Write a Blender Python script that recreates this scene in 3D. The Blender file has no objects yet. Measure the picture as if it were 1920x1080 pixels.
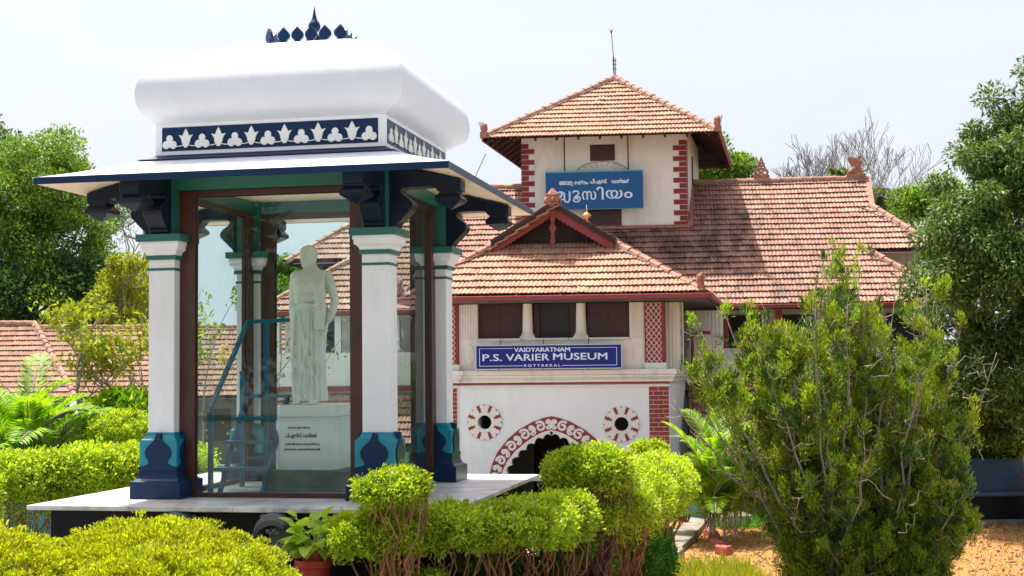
import bpy, math, random
import numpy as np
from mathutils import Vector, Matrix
R = math.radians
random.seed(7)
rng = np.random.default_rng(11)
SC = bpy.context.scene
COL = SC.collection

# ------------------------------------------------------------------ camera, sky, sun, exposure
cam = bpy.data.cameras.new('camera')
cam.sensor_width = 36.0
cam.lens = 49.06
cam.clip_start = 0.1
cam.clip_end = 2000.0
cam_ob = bpy.data.objects.new('camera', cam)
COL.objects.link(cam_ob)
cam_ob.matrix_world = Matrix.Translation((0, 0, 3.5)) @ Matrix.Rotation(math.pi / 2 + 0.0577, 4, 'X') @ Matrix.Rotation(-0.0101, 4, 'Z')
SC.camera = cam_ob

SUN_DIR = Vector((-0.72, 0.91, 3.0)).normalized()      # towards the sun
sun_el = math.asin(SUN_DIR.z)
world = bpy.data.worlds.new('World')
SC.world = world
world.use_nodes = True
wn = world.node_tree
wn.nodes.clear()
wo = wn.nodes.new('ShaderNodeOutputWorld')
wb = wn.nodes.new('ShaderNodeBackground')
sky = wn.nodes.new('ShaderNodeTexSky')
sky.sky_type = 'NISHITA'
sky.sun_disc = False
sky.sun_elevation = sun_el
sky.sun_rotation = math.atan2(SUN_DIR.x, SUN_DIR.y)
sky.air_density = 1.0
sky.dust_density = 7.0
sky.ozone_density = 1.0
hs = wn.nodes.new('ShaderNodeHueSaturation')
hs.inputs['Saturation'].default_value = 0.9
wb.inputs['Strength'].default_value = 0.15
wn.links.new(sky.outputs[0], hs.inputs['Color'])
veil = wn.nodes.new('ShaderNodeMix')          # thin even high haze over the whole sky
veil.data_type = 'RGBA'
tc = wn.nodes.new('ShaderNodeTexCoord'); sx = wn.nodes.new('ShaderNodeSeparateXYZ'); vr = wn.nodes.new('ShaderNodeMapRange')
wn.links.new(tc.outputs['Generated'], sx.inputs[0]); wn.links.new(sx.outputs[2], vr.inputs[0])
vr.inputs[1].default_value = 0.0; vr.inputs[2].default_value = 0.9; vr.inputs[3].default_value = 0.97; vr.inputs[4].default_value = 0.0
cn = wn.nodes.new('ShaderNodeTexNoise'); cn.inputs['Scale'].default_value = 2.2; cn.inputs['Detail'].default_value = 6; cn.inputs['Distortion'].default_value = 0.6
cm = wn.nodes.new('ShaderNodeMapping'); cm.inputs['Scale'].default_value = (1, 1, 3.5)
wn.links.new(tc.outputs['Generated'], cm.inputs[0]); wn.links.new(cm.outputs[0], cn.inputs['Vector'])
cr_ = wn.nodes.new('ShaderNodeValToRGB'); wn.links.new(cn.outputs[0], cr_.inputs[0])
cr_.color_ramp.elements[0].position = 0.35; cr_.color_ramp.elements[0].color = (3.25, 3.52, 3.92, 1)
cr_.color_ramp.elements[1].position = 0.7; cr_.color_ramp.elements[1].color = (3.72, 3.88, 4.1, 1)
wn.links.new(cr_.outputs[0], veil.inputs[7])
wn.links.new(vr.outputs[0], veil.inputs[0])
veil.inputs[7].default_value = (3.42, 3.66, 4.0, 1)
wn.links.new(hs.outputs[0], veil.inputs[6])
wn.links.new(veil.outputs[2], wb.inputs['Color'])
wn.links.new(wb.outputs[0], wo.inputs['Surface'])

sun = bpy.data.lights.new('sun', 'SUN')
sun.energy = 5.0
sun.angle = R(0.6)
sun.color = (1.0, 0.97, 0.92)
sun_ob = bpy.data.objects.new('sun', sun)
COL.objects.link(sun_ob)
sun_ob.rotation_euler = SUN_DIR.to_track_quat('Z', 'Y').to_euler()
sun_ob.location = (0, 0, 30)

SC.view_settings.view_transform = 'Standard'
SC.view_settings.look = 'None'
SC.view_settings.exposure = 0.80
SC.view_settings.gamma = 1.0
SC.view_settings.use_curve_mapping = False
SC.cycles.max_bounces = 8
SC.cycles.diffuse_bounces = 4
SC.cycles.transparent_max_bounces = 12

# ------------------------------------------------------------------ materials
MATS = {}
def nd(nt, t, **kw):
    n = nt.nodes.new(t)
    for k, v in kw.items():
        setattr(n, k, v)
    return n

def base_mat(name):
    m = bpy.data.materials.new(name)
    m.use_nodes = True
    nt = m.node_tree
    nt.nodes.clear()
    out = nd(nt, 'ShaderNodeOutputMaterial')
    MATS[name] = m
    return m, nt, out

def ramp(nt, fac, stops):
    r = nd(nt, 'ShaderNodeValToRGB')
    while len(r.color_ramp.elements) < len(stops):
        r.color_ramp.elements.new(0.5)
    for e, (p, c) in zip(r.color_ramp.elements, stops):
        e.position = p
        e.color = (*c, 1) if len(c) == 3 else c
    nt.links.new(fac, r.inputs[0])
    return r.outputs[0]

def mixc(nt, fac, a, b, mode='MIX'):
    m = nd(nt, 'ShaderNodeMix', data_type='RGBA', blend_type=mode)
    for s, v in ((m.inputs[0], fac), (m.inputs[6], a), (m.inputs[7], b)):
        if isinstance(v, (int, float)):
            s.default_value = v
        elif isinstance(v, tuple):
            s.default_value = (*v, 1)
        else:
            nt.links.new(v, s)
    return m.outputs[2]

def noise(nt, vec, scale, detail=4, rough=0.55, dist=0.0):
    n = nd(nt, 'ShaderNodeTexNoise')
    n.inputs['Scale'].default_value = scale
    n.inputs['Detail'].default_value = detail
    n.inputs['Roughness'].default_value = rough
    n.inputs['Distortion'].default_value = dist
    nt.links.new(vec, n.inputs['Vector'])
    return n.outputs[0]

def scaled(nt, vec, s):
    m = nd(nt, 'ShaderNodeMapping')
    m.inputs['Scale'].default_value = s
    nt.links.new(vec, m.inputs['Vector'])
    return m.outputs[0]

def pmat(name, col, rough=0.6, var=0.12, scale=3.0, bump=0.15, bscale=60.0, dirt=None, dirt_amt=0.5, dirt_scale=1.2,
         streak=False, spec=0.4, metallic=0.0, coat=0.0, rand=0.0):
    m, nt, out = base_mat(name)
    geo = nd(nt, 'ShaderNodeNewGeometry')
    pos = geo.outputs['Position']
    b = nd(nt, 'ShaderNodeBsdfPrincipled')
    n1 = noise(nt, pos, scale, 5)
    dark = tuple(c * (1 - var) for c in col)
    lite = tuple(min(1, c * (1 + var)) for c in col)
    c = ramp(nt, n1, [(0.3, dark), (0.7, lite)])
    if dirt:
        v = scaled(nt, pos, (1, 1, 0.25)) if streak else pos
        n2 = noise(nt, v, dirt_scale, 7, 0.65, 0.4)
        f = ramp(nt, n2, [(0.5, (0, 0, 0)), (0.72, (dirt_amt,) * 3)])
        c = mixc(nt, f, c, dirt)
    if rand:
        oi = nd(nt, 'ShaderNodeObjectInfo')
        f = ramp(nt, oi.outputs['Random'], [(0, (1 - rand,) * 3), (1, (1 + 0 * rand,) * 3)])
        c = mixc(nt, 1.0, c, f, 'MULTIPLY')
    nt.links.new(c, b.inputs['Base Color'])
    b.inputs['Roughness'].default_value = rough
    b.inputs['Metallic'].default_value = metallic
    b.inputs['Specular IOR Level'].default_value = spec
    b.inputs['Coat Weight'].default_value = coat
    if bump:
        bp = nd(nt, 'ShaderNodeBump')
        bp.inputs['Strength'].default_value = bump
        bp.inputs['Distance'].default_value = 0.01
        nt.links.new(noise(nt, pos, bscale, 4), bp.inputs['Height'])
        nt.links.new(bp.outputs[0], b.inputs['Normal'])
    nt.links.new(b.outputs[0], out.inputs[0])
    return m

def leafmat(name, cols, trans=0.4, rough=0.5, spec=0.35, tcol=None):
    m, nt, out = base_mat(name)
    geo = nd(nt, 'ShaderNodeNewGeometry')
    n = len(cols)
    c = ramp(nt, geo.outputs['Random Per Island'], [(i / max(1, n - 1), k) for i, k in enumerate(cols)])
    n2 = noise(nt, geo.outputs['Position'], 1.7, 3)
    c = mixc(nt, 1.0, c, ramp(nt, n2, [(0.35, (0.72, 0.72, 0.72)), (0.65, (1.0, 1.0, 1.0))]), 'MULTIPLY')
    b = nd(nt, 'ShaderNodeBsdfPrincipled')
    b.inputs['Roughness'].default_value = rough
    b.inputs['Specular IOR Level'].default_value = spec
    nt.links.new(c, b.inputs['Base Color'])
    t = nd(nt, 'ShaderNodeBsdfTranslucent')
    nt.links.new(mixc(nt, 1.0, c, tcol or (1.5, 1.45, 0.55), 'MULTIPLY'), t.inputs['Color'])
    mx = nd(nt, 'ShaderNodeMixShader')
    mx.inputs[0].default_value = trans
    nt.links.new(b.outputs[0], mx.inputs[1])
    nt.links.new(t.outputs[0], mx.inputs[2])
    nt.links.new(mx.outputs[0], out.inputs[0])
    return m

def tilemat(name, cols, stain=(0.035, 0.028, 0.03), stain_lo=0.56, stain_hi=0.7, centre=None, radius=3.0):
    m, nt, out = base_mat(name)
    geo = nd(nt, 'ShaderNodeNewGeometry')
    oi = nd(nt, 'ShaderNodeObjectInfo')
    add = nd(nt, 'ShaderNodeMath', operation='ADD')
    nt.links.new(geo.outputs['Random Per Island'], add.inputs[0])
    nt.links.new(oi.outputs['Random'], add.inputs[1])
    fr = nd(nt, 'ShaderNodeMath', operation='FRACT')
    nt.links.new(add.outputs[0], fr.inputs[0])
    n = len(cols)
    c = ramp(nt, fr.outputs[0], [(i / (n - 1), k) for i, k in enumerate(cols)])
    pos = geo.outputs['Position']
    c = mixc(nt, 1.0, c, ramp(nt, noise(nt, pos, 9, 5, 0.7), [(0.3, (0.78, 0.76, 0.76)), (0.7, (1.12, 1.1, 1.08))]), 'MULTIPLY')
    c = mixc(nt, 1.0, c, ramp(nt, noise(nt, pos, 0.6, 4, 0.6), [(0.3, (0.8, 0.76, 0.78)), (0.65, (1.05, 1.05, 1.05))]), 'MULTIPLY')
    sn = noise(nt, scaled(nt, pos, (1, 0.35, 0.35)), 1.6, 8, 0.72, 0.3)
    rnd2 = nd(nt, 'ShaderNodeMath', operation='MULTIPLY_ADD')
    nt.links.new(fr.outputs[0], rnd2.inputs[0]); rnd2.inputs[1].default_value = 0.10
    nt.links.new(sn, rnd2.inputs[2])
    val = rnd2.outputs[0]
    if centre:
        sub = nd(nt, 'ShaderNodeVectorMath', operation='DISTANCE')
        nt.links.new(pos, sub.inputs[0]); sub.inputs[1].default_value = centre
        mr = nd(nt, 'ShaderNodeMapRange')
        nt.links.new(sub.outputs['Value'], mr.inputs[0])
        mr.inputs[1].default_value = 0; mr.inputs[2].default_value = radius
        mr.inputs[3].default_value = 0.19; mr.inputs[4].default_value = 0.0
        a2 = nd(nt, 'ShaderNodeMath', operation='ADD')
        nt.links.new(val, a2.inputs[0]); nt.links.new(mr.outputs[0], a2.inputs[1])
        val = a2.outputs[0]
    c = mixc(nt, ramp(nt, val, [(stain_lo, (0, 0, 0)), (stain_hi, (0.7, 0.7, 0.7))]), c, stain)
    b = nd(nt, 'ShaderNodeBsdfPrincipled')
    b.inputs['Roughness'].default_value = 0.75
    b.inputs['Specular IOR Level'].default_value = 0.25
    nt.links.new(c, b.inputs['Base Color'])
    bp = nd(nt, 'ShaderNodeBump'); bp.inputs['Strength'].default_value = 0.4; bp.inputs['Distance'].default_value = 0.01
    nt.links.new(noise(nt, pos, 45, 4), bp.inputs['Height']); nt.links.new(bp.outputs[0], b.inputs['Normal'])
    nt.links.new(b.outputs[0], out.inputs[0])
    return m

def glassmat(name, tint, refl=1.0, rough=0.0, film=0.0):
    m, nt, out = base_mat(name)
    tr = nd(nt, 'ShaderNodeBsdfTransparent'); tr.inputs[0].default_value = (*tint, 1)
    gl = nd(nt, 'ShaderNodeBsdfGlossy'); gl.inputs['Roughness'].default_value = rough
    gl.inputs[0].default_value = (refl, refl, refl, 1)
    lw = nd(nt, 'ShaderNodeLayerWeight'); lw.inputs[0].default_value = 0.5
    pw = nd(nt, 'ShaderNodeMath', operation='POWER'); nt.links.new(lw.outputs['Facing'], pw.inputs[0]); pw.inputs[1].default_value = 5.0
    fr = nd(nt, 'ShaderNodeMath', operation='MULTIPLY_ADD'); nt.links.new(pw.outputs[0], fr.inputs[0]); fr.inputs[1].default_value = 0.7; fr.inputs[2].default_value = 0.035
    mx = nd(nt, 'ShaderNodeMixShader')
    nt.links.new(fr.outputs[0], mx.inputs[0]); nt.links.new(tr.outputs[0], mx.inputs[1]); nt.links.new(gl.outputs[0], mx.inputs[2])
    last = mx.outputs[0]
    if film:
        # a film of dust on the pane, thicker towards the foot
        geo = nd(nt, 'ShaderNodeNewGeometry')
        sep = nd(nt, 'ShaderNodeSeparateXYZ'); nt.links.new(geo.outputs['Position'], sep.inputs[0])
        mr = nd(nt, 'ShaderNodeMapRange'); nt.links.new(sep.outputs[2], mr.inputs[0])
        mr.inputs[1].default_value = 2.3; mr.inputs[2].default_value = 3.4; mr.inputs[3].default_value = film * 2.2; mr.inputs[4].default_value = film
        n = noise(nt, geo.outputs['Position'], 2.2, 5, 0.6)
        mu = nd(nt, 'ShaderNodeMath', operation='MULTIPLY'); nt.links.new(mr.outputs[0], mu.inputs[0]); nt.links.new(n, mu.inputs[1])
        df = nd(nt, 'ShaderNodeBsdfTranslucent'); df.inputs[0].default_value = (0.45, 0.75, 0.80, 1)
        m2 = nd(nt, 'ShaderNodeMixShader'); nt.links.new(mu.outputs[0], m2.inputs[0]); nt.links.new(last, m2.inputs[1]); nt.links.new(df.outputs[0], m2.inputs[2])
        last = m2.outputs[0]
    nt.links.new(last, out.inputs[0])
    return m

M_white = pmat('white_paint', (0.78, 0.78, 0.81), 0.5, 0.04, 1.5, 0.2, 22, dirt=(0.55, 0.53, 0.5), dirt_amt=0.35, streak=True, dirt_scale=3)
M_roofw = pmat('roof_white', (0.64, 0.66, 0.70), 0.5, 0.03, 1.2, 0.3, 9, dirt=(0.5, 0.5, 0.5), dirt_amt=0.22, dirt_scale=5)
M_cream = pmat('eave_cream', (0.86, 0.70, 0.54), 0.6, 0.06, 1.5, 0.15, 20, dirt=(0.6, 0.42, 0.28), dirt_amt=0.3)
M_navy = pmat('navy_gloss', (0.002, 0.021, 0.068), 0.32, 0.15, 2, 0.12, 25, spec=0.25)
M_navyd = pmat('navy_bracket', (0.003, 0.009, 0.026), 0.35, 0.15, 2, 0.12, 25, spec=0.25)
M_teal = pmat('teal_gloss', (0.0, 0.22, 0.29), 0.3, 0.08, 2, 0.12, 25, spec=0.5)
M_green = pmat('green_gloss', (0.012, 0.12, 0.10), 0.35, 0.1, 2, 0.1, 25, spec=0.5)
M_wood = pmat('brown_frame', (0.065, 0.02, 0.014), 0.35, 0.25, 6, 0.15, 40, spec=0.4)
M_ladder = pmat('ladder_teal', (0.0, 0.11, 0.18), 0.35, 0.12, 3, 0.1, 40)
M_marble = pmat('slab_marble', (0.60, 0.58, 0.56), 0.35, 0.3, 3.2, 0.05, 20, dirt=(0.25, 0.23, 0.24), dirt_amt=0.85, dirt_scale=5, rand=.12)
M_black = pmat('plinth_black', (0.006, 0.006, 0.010), 0.35, 0.2, 2, 0.08, 12, spec=0.15)
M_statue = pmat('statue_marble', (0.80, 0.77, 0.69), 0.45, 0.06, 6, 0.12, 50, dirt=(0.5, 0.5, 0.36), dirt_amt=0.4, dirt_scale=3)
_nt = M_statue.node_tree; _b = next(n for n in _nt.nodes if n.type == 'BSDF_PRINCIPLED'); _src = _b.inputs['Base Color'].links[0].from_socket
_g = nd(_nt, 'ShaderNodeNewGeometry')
_nt.links.new(mixc(_nt, ramp(_nt, _g.outputs['Pointiness'], [(0.40, (0.75, 0.75, 0.75)), (0.49, (0, 0, 0))]), _src, (0.20, 0.20, 0.15)), _b.inputs['Base Color'])  # folds and creases darkened in the colour, standing in for occlusion shade
M_pedest = pmat('pedestal_marble', (0.78, 0.78, 0.73), 0.4, 0.06, 3, 0.05, 30, dirt=(0.5, 0.52, 0.4), dirt_amt=0.4, dirt_scale=3)
M_concr = pmat('dark_concrete', (0.12, 0.13, 0.13), 0.8, 0.3, 5, 0.4, 25)
M_text = pmat('dark_lettering', (0.03, 0.06, 0.06), 0.5, 0.02, 2, 0)
M_wall = pmat('lime_wall', (0.79, 0.83, 0.84), 0.7, 0.04, 0.9, 0.25, 14, dirt=(0.52, 0.53, 0.52), dirt_amt=0.3, streak=True, dirt_scale=0.9)
M_wallc = pmat('cream_wall', (0.78, 0.75, 0.68), 0.7, 0.05, 0.9, 0.25, 14, dirt=(0.36, 0.32, 0.25), dirt_amt=0.5, streak=True, dirt_scale=1.6)
M_relief = pmat('relief_white', (0.76, 0.75, 0.70), 0.6, 0.05, 6, 0.2, 40)
M_red = pmat('oxide_red', (0.27, 0.035, 0.03), 0.6, 0.1, 3, 0.15, 30, dirt=(0.14, 0.03, 0.03), dirt_amt=0.4)
M_quoin = pmat('quoin_red', (0.25, 0.03, 0.03), 0.6, 0.12, 5, 0.2, 30, rand=0.22)
M_brick = pmat('painted_brick', (0.30, 0.045, 0.035), 0.6, 0.1, 6, 0.25, 40, rand=0.2)
M_gutter = pmat('gutter_red', (0.24, 0.04, 0.035), 0.45, 0.15, 3, 0.1, 10, dirt=(0.12, 0.03, 0.03), dirt_amt=0.5, dirt_scale=3)
M_timber = pmat('gable_timber', (0.22, 0.038, 0.034), 0.6, 0.15, 3, 0.2, 30)
M_shut = pmat('brown_shutter', (0.055, 0.022, 0.022), 0.5, 0.15, 4, 0.1, 30)
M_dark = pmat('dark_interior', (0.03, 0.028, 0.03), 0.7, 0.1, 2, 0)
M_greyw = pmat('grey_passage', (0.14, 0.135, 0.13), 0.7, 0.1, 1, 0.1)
M_rafter = pmat('rafter_wood', (0.045, 0.02, 0.018), 0.7, 0.25, 4, 0.2, 30)
M_terra = pmat('terracotta', (0.36, 0.15, 0.10), 0.8, 0.25, 8, 0.6, 30, dirt=(0.07, 0.05, 0.045), dirt_amt=0.6, dirt_scale=6)
M_ridge = pmat('ridge_clay', (0.48, 0.22, 0.15), 0.8, 0.18, 4, 0.5, 30, dirt=(0.10, 0.07, 0.06), dirt_amt=0.6, dirt_scale=3, rand=0.3)
M_mortar = pmat('ridge_mortar', (0.22, 0.17, 0.14), 0.9, 0.35, 6, 0.8, 25)
M_brass = pmat('brass', (0.7, 0.42, 0.14), 0.35, 0.1, 6, 0, metallic=0.8)
M_metal = pmat('dark_metal', (0.03, 0.025, 0.03), 0.5, 0.1, 6, 0, metallic=0.5)
M_signb = pmat('sign_blue', (0.0, 0.085, 0.26), 0.35, 0.04, 1.2, 0.03, 10)
M_signn = pmat('sign_navy', (0.004, 0.014, 0.19), 0.3, 0.03, 1.2, 0.0)
M_edge = pmat('sign_edge', (0.55, 0.6, 0.66), 0.4, 0.05, 3, 0)
M_lett = pmat('white_lettering', (0.70, 0.79, 0.93), 0.5, 0.02, 2, 0)
M_lettb = pmat('white_enamel', (0.82, 0.88, 0.95), 0.5, 0.02, 2, 0)
M_pink = pmat('pink_paving', (0.50, 0.27, 0.26), 0.7, 0.08, 1.2, 0.2, 30, dirt=(0.3, 0.17, 0.15), dirt_amt=0.4)
M_kerbr = pmat('red_kerb', (0.33, 0.05, 0.035), 0.7, 0.12, 4, 0.3)
M_conc = pmat('old_concrete', (0.21, 0.18, 0.135), 0.9, 0.35, 3, 0.8, 18, dirt=(0.07, 0.065, 0.05), dirt_amt=0.85, dirt_scale=2.5)
M_brickl = pmat('laterite_lump', (0.36, 0.09, 0.06), 0.9, 0.3, 6, 1.0, 20)
M_bluew = pmat('bench_blue', (0.03, 0.075, 0.13), 0.45, 0.1, 2, 0.15, 20, dirt=(0.2, 0.2, 0.2), dirt_amt=0.25)
M_tealw = pmat('teal_wall', (0.12, 0.36, 0.40), 0.6, 0.08, 2, 0.15)
M_pot = pmat('red_pot', (0.34, 0.035, 0.02), 0.5, 0.1, 5, 0.1)
M_stone = pmat('grey_stone', (0.10, 0.105, 0.11), 0.8, 0.3, 6, 0.6, 30)
M_bark = pmat('bark_brown', (0.16, 0.085, 0.05), 0.9, 0.35, 12, 0.8, 50)
M_barkr = pmat('bark_red', (0.30, 0.13, 0.06), 0.85, 0.35, 12, 0.6, 50)
M_barkg = pmat('bark_grey', (0.24, 0.19, 0.15), 0.9, 0.3, 10, 0.6, 50)
M_barkb = pmat('bark_pale', (0.34, 0.29, 0.24), 0.9, 0.3, 10, 0.3, 50)
M_twig = pmat('bare_twig', (0.22, 0.205, 0.20), 0.9, 0.2, 3, 0)
M_tileP = tilemat('porch_tiles', [(0.37, 0.20, 0.125), (0.42, 0.24, 0.15), (0.46, 0.275, 0.175), (0.39, 0.205, 0.13), (0.50, 0.32, 0.21)], stain_lo=0.68, stain_hi=0.86)
M_tileT = tilemat('tower_tiles', [(0.37, 0.20, 0.125), (0.42, 0.24, 0.15), (0.46, 0.275, 0.175), (0.39, 0.21, 0.135)], stain_lo=0.72, stain_hi=0.9)
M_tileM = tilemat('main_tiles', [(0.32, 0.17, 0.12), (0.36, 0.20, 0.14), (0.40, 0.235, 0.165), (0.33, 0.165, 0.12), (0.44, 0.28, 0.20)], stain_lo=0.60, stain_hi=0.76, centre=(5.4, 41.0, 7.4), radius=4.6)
M_tileL = tilemat('house_tiles', [(0.28, 0.15, 0.10), (0.34, 0.19, 0.13), (0.40, 0.235, 0.16), (0.26, 0.13, 0.09)], stain_lo=0.66, stain_hi=0.9)
M_glass = glassmat('pane_glass', (0.92, 0.98, 0.975), 0.6, film=0.006)
M_glassb = glassmat('pane_glass_rear', (0.94, 0.985, 0.98), 0.35)

L_lime = leafmat('lime_leaf', [(0.14, 0.27, 0.010), (0.32, 0.50, 0.014), (0.56, 0.66, 0.025), (0.42, 0.56, 0.015), (0.48, 0.56, 0.10)], 0.42)
L_gold = leafmat('golden_leaf', [(0.14, 0.21, 0.006), (0.36, 0.43, 0.008), (0.55, 0.57, 0.012), (0.42, 0.48, 0.01)], 0.4)
L_mid = leafmat('mid_leaf', [(0.03, 0.09, 0.012), (0.06, 0.14, 0.015), (0.11, 0.20, 0.02), (0.16, 0.22, 0.03)], 0.4)
L_herb = leafmat('herb_leaf', [(0.03, 0.16, 0.015), (0.07, 0.26, 0.02), (0.14, 0.36, 0.03)], 0.4)
L_cyp = leafmat('cypress_leaf', [(0.09, 0.16, 0.010), (0.17, 0.28, 0.012), (0.28, 0.39, 0.016), (0.38, 0.46, 0.02), (0.26, 0.34, 0.016), (0.28, 0.18, 0.05)], 0.42)
L_cypd = leafmat('cypress_dark', [(0.025, 0.06, 0.012), (0.05, 0.11, 0.016), (0.08, 0.15, 0.02)], 0.32)
L_cypb = leafmat('cypress_bright', [(0.14, 0.29, 0.015), (0.27, 0.43, 0.02), (0.36, 0.48, 0.03)], 0.4)
L_mango = leafmat('mango_leaf', [(0.03, 0.075, 0.016), (0.06, 0.14, 0.025), (0.10, 0.19, 0.035), (0.22, 0.27, 0.05)], 0.28, rough=0.5, spec=0.3)
L_far = leafmat('far_leaf', [(0.05, 0.13, 0.02), (0.10, 0.22, 0.03), (0.17, 0.30, 0.04), (0.26, 0.36, 0.05)], 0.42)
L_fard = leafmat('far_dark_leaf', [(0.03, 0.085, 0.03), (0.055, 0.13, 0.038), (0.09, 0.17, 0.045)], 0.36)
L_palm = leafmat('palm_leaf', [(0.09, 0.24, 0.01), (0.20, 0.40, 0.015), (0.40, 0.54, 0.02)], 0.45)
L_coco = leafmat('far_palm_leaf', [(0.05, 0.10, 0.03), (0.10, 0.16, 0.05), (0.22, 0.24, 0.13)], 0.3)
L_yel = leafmat('yellow_leaf', [(0.13, 0.20, 0.015), (0.26, 0.34, 0.02), (0.42, 0.38, 0.02), (0.17, 0.26, 0.015)], 0.4)
L_var = leafmat('variegated_leaf', [(0.22, 0.42, 0.02), (0.38, 0.60, 0.04), (0.66, 0.78, 0.25)], 0.35)
L_purp = leafmat('purple_leaf', [(0.09, 0.015, 0.03), (0.16, 0.03, 0.04), (0.06, 0.04, 0.02)], 0.25)
L_white = leafmat('white_petal', [(0.8, 0.8, 0.8), (0.75, 0.78, 0.8)], 0.3, tcol=(1, 1, 1))
L_dry = leafmat('dry_leaf', [(0.30, 0.17, 0.08), (0.42, 0.25, 0.12), (0.20, 0.10, 0.05)], 0.1, tcol=(1, 1, 1))

# ------------------------------------------------------------------ mesh helpers
class MB:
    def __init__(self):
        self.v, self.f, self.mi, self.m = [], [], [], 0
    def quad(self, *p):
        n = len(self.v); self.v += [tuple(q) for q in p]; self.f.append(tuple(range(n, n + len(p)))); self.mi.append(self.m)
    def box(self, x0, x1, y0, y1, z0, z1):
        n = len(self.v)
        self.v += [(x, y, z) for z in (z0, z1) for x, y in ((x0, y0), (x1, y0), (x1, y1), (x0, y1))]
        for f in ((0, 3, 2, 1), (4, 5, 6, 7), (0, 1, 5, 4), (1, 2, 6, 5), (2, 3, 7, 6), (3, 0, 4, 7)):
            self.f.append(tuple(n + i for i in f)); self.mi.append(self.m)
    def rings(self, rings, cap=True, closed=True):
        n = len(self.v); k = len(rings[0])
        for r in rings: self.v += [tuple(p) for p in r]
        for i in range(len(rings) - 1):
            for j in range(k if closed else k - 1):
                a = n + i * k + j; b = n + i * k + (j + 1) % k
                self.f.append((a, b, b + k, a + k)); self.mi.append(self.m)
        if cap:
            self.f.append(tuple(n + j for j in range(k))[::-1]); self.mi.append(self.m)
            self.f.append(tuple(n + (len(rings) - 1) * k + j for j in range(k))); self.mi.append(self.m)
    def sq(self, prof, cx=0, cy=0, cap=True):          # square plan, profile of (half width, z)
        self.rings([[(cx - r, cy - r, z), (cx + r, cy - r, z), (cx + r, cy + r, z), (cx - r, cy + r, z)] for r, z in prof], cap)
    def lathe(self, prof, cx=0, cy=0, n=16, cap=True):
        self.rings([[(cx + r * math.cos(2 * math.pi * i / n), cy + r * math.sin(2 * math.pi * i / n), z) for i in range(n)] for r, z in prof], cap)
    def tube(self, path, rad, n=6, cap=True):
        path = [Vector(p) for p in path]
        if not isinstance(rad, (list, tuple)): rad = [rad] * len(path)
        rs = []; prev = None
        for i, p in enumerate(path):
            d = (path[min(i + 1, len(path) - 1)] - path[max(i - 1, 0)])
            d = d.normalized() if d.length > 1e-9 else Vector((0, 0, 1))
            ref = prev if prev else (Vector((1, 0, 0)) if abs(d.x) < 0.9 else Vector((0, 1, 0)))
            a = (ref - d * ref.dot(d)); a = a.normalized() if a.length > 1e-6 else d.orthogonal().normalized()
            prev = a; b = d.cross(a)
            rs.append([p + (a * math.cos(2 * math.pi * j / n) + b * math.sin(2 * math.pi * j / n)) * rad[i] for j in range(n)])
        self.rings(rs, cap)
    def blob(self, c, r, n=10, m=6, rot=None):
        rs = []
        for i in range(m + 1):
            t = math.pi * (0.02 + 0.96 * i / m)
            ring = []
            for j in range(n):
                a = 2 * math.pi * j / n
                p = Vector((r[0] * math.sin(t) * math.cos(a), r[1] * math.sin(t) * math.sin(a), -r[2] * math.cos(t)))
                if rot: p = rot @ p
                ring.append(p + Vector(c))
            rs.append(ring)
        self.rings(rs)
    def prism(self, poly, d0, d1, plane='xz', flip=False):   # polygon (a, b) extruded along the remaining axis
        def P(a, b, d): return (a, d, b) if plane == 'xz' else ((d, a, b) if plane == 'yz' else (a, b, d))
        n = len(self.v); k = len(poly)
        self.v += [P(a, b, d0) for a, b in poly] + [P(a, b, d1) for a, b in poly]
        for j in range(k):
            self.f.append((n + j, n + (j + 1) % k, n + k + (j + 1) % k, n + k + j)); self.mi.append(self.m)
        self.f.append(tuple(n + j for j in range(k))[::-1]); self.mi.append(self.m)
        self.f.append(tuple(n + k + j for j in range(k))); self.mi.append(self.m)
    def beam(self, a, b, w, h, up=(0, 0, 1)):
        a, b = Vector(a), Vector(b); d = (b - a).normalized(); up = Vector(up)
        s = d.cross(up).normalized(); u = s.cross(d).normalized()
        self.rings([[p + s * sx * w / 2 + u * sz * h / 2 for sx, sz in ((-1, -1), (1, -1), (1, 1), (-1, 1))] for p in (a, b)])
    def mesh(self, name, mats, smooth=False, fix=True):
        me = bpy.data.meshes.new(name)
        me.from_pydata(self.v, [], self.f)
        for m in (mats if isinstance(mats, (list, tuple)) else [mats]): me.materials.append(m)
        if self.m or any(self.mi): me.polygons.foreach_set('material_index', self.mi)
        if fix:
            import bmesh
            bm = bmesh.new(); bm.from_mesh(me); bmesh.ops.recalc_face_normals(bm, faces=bm.faces); bm.to_mesh(me); bm.free()
        if smooth: me.polygons.foreach_set('use_smooth', [True] * len(me.polygons))
        me.update()
        return me

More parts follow.
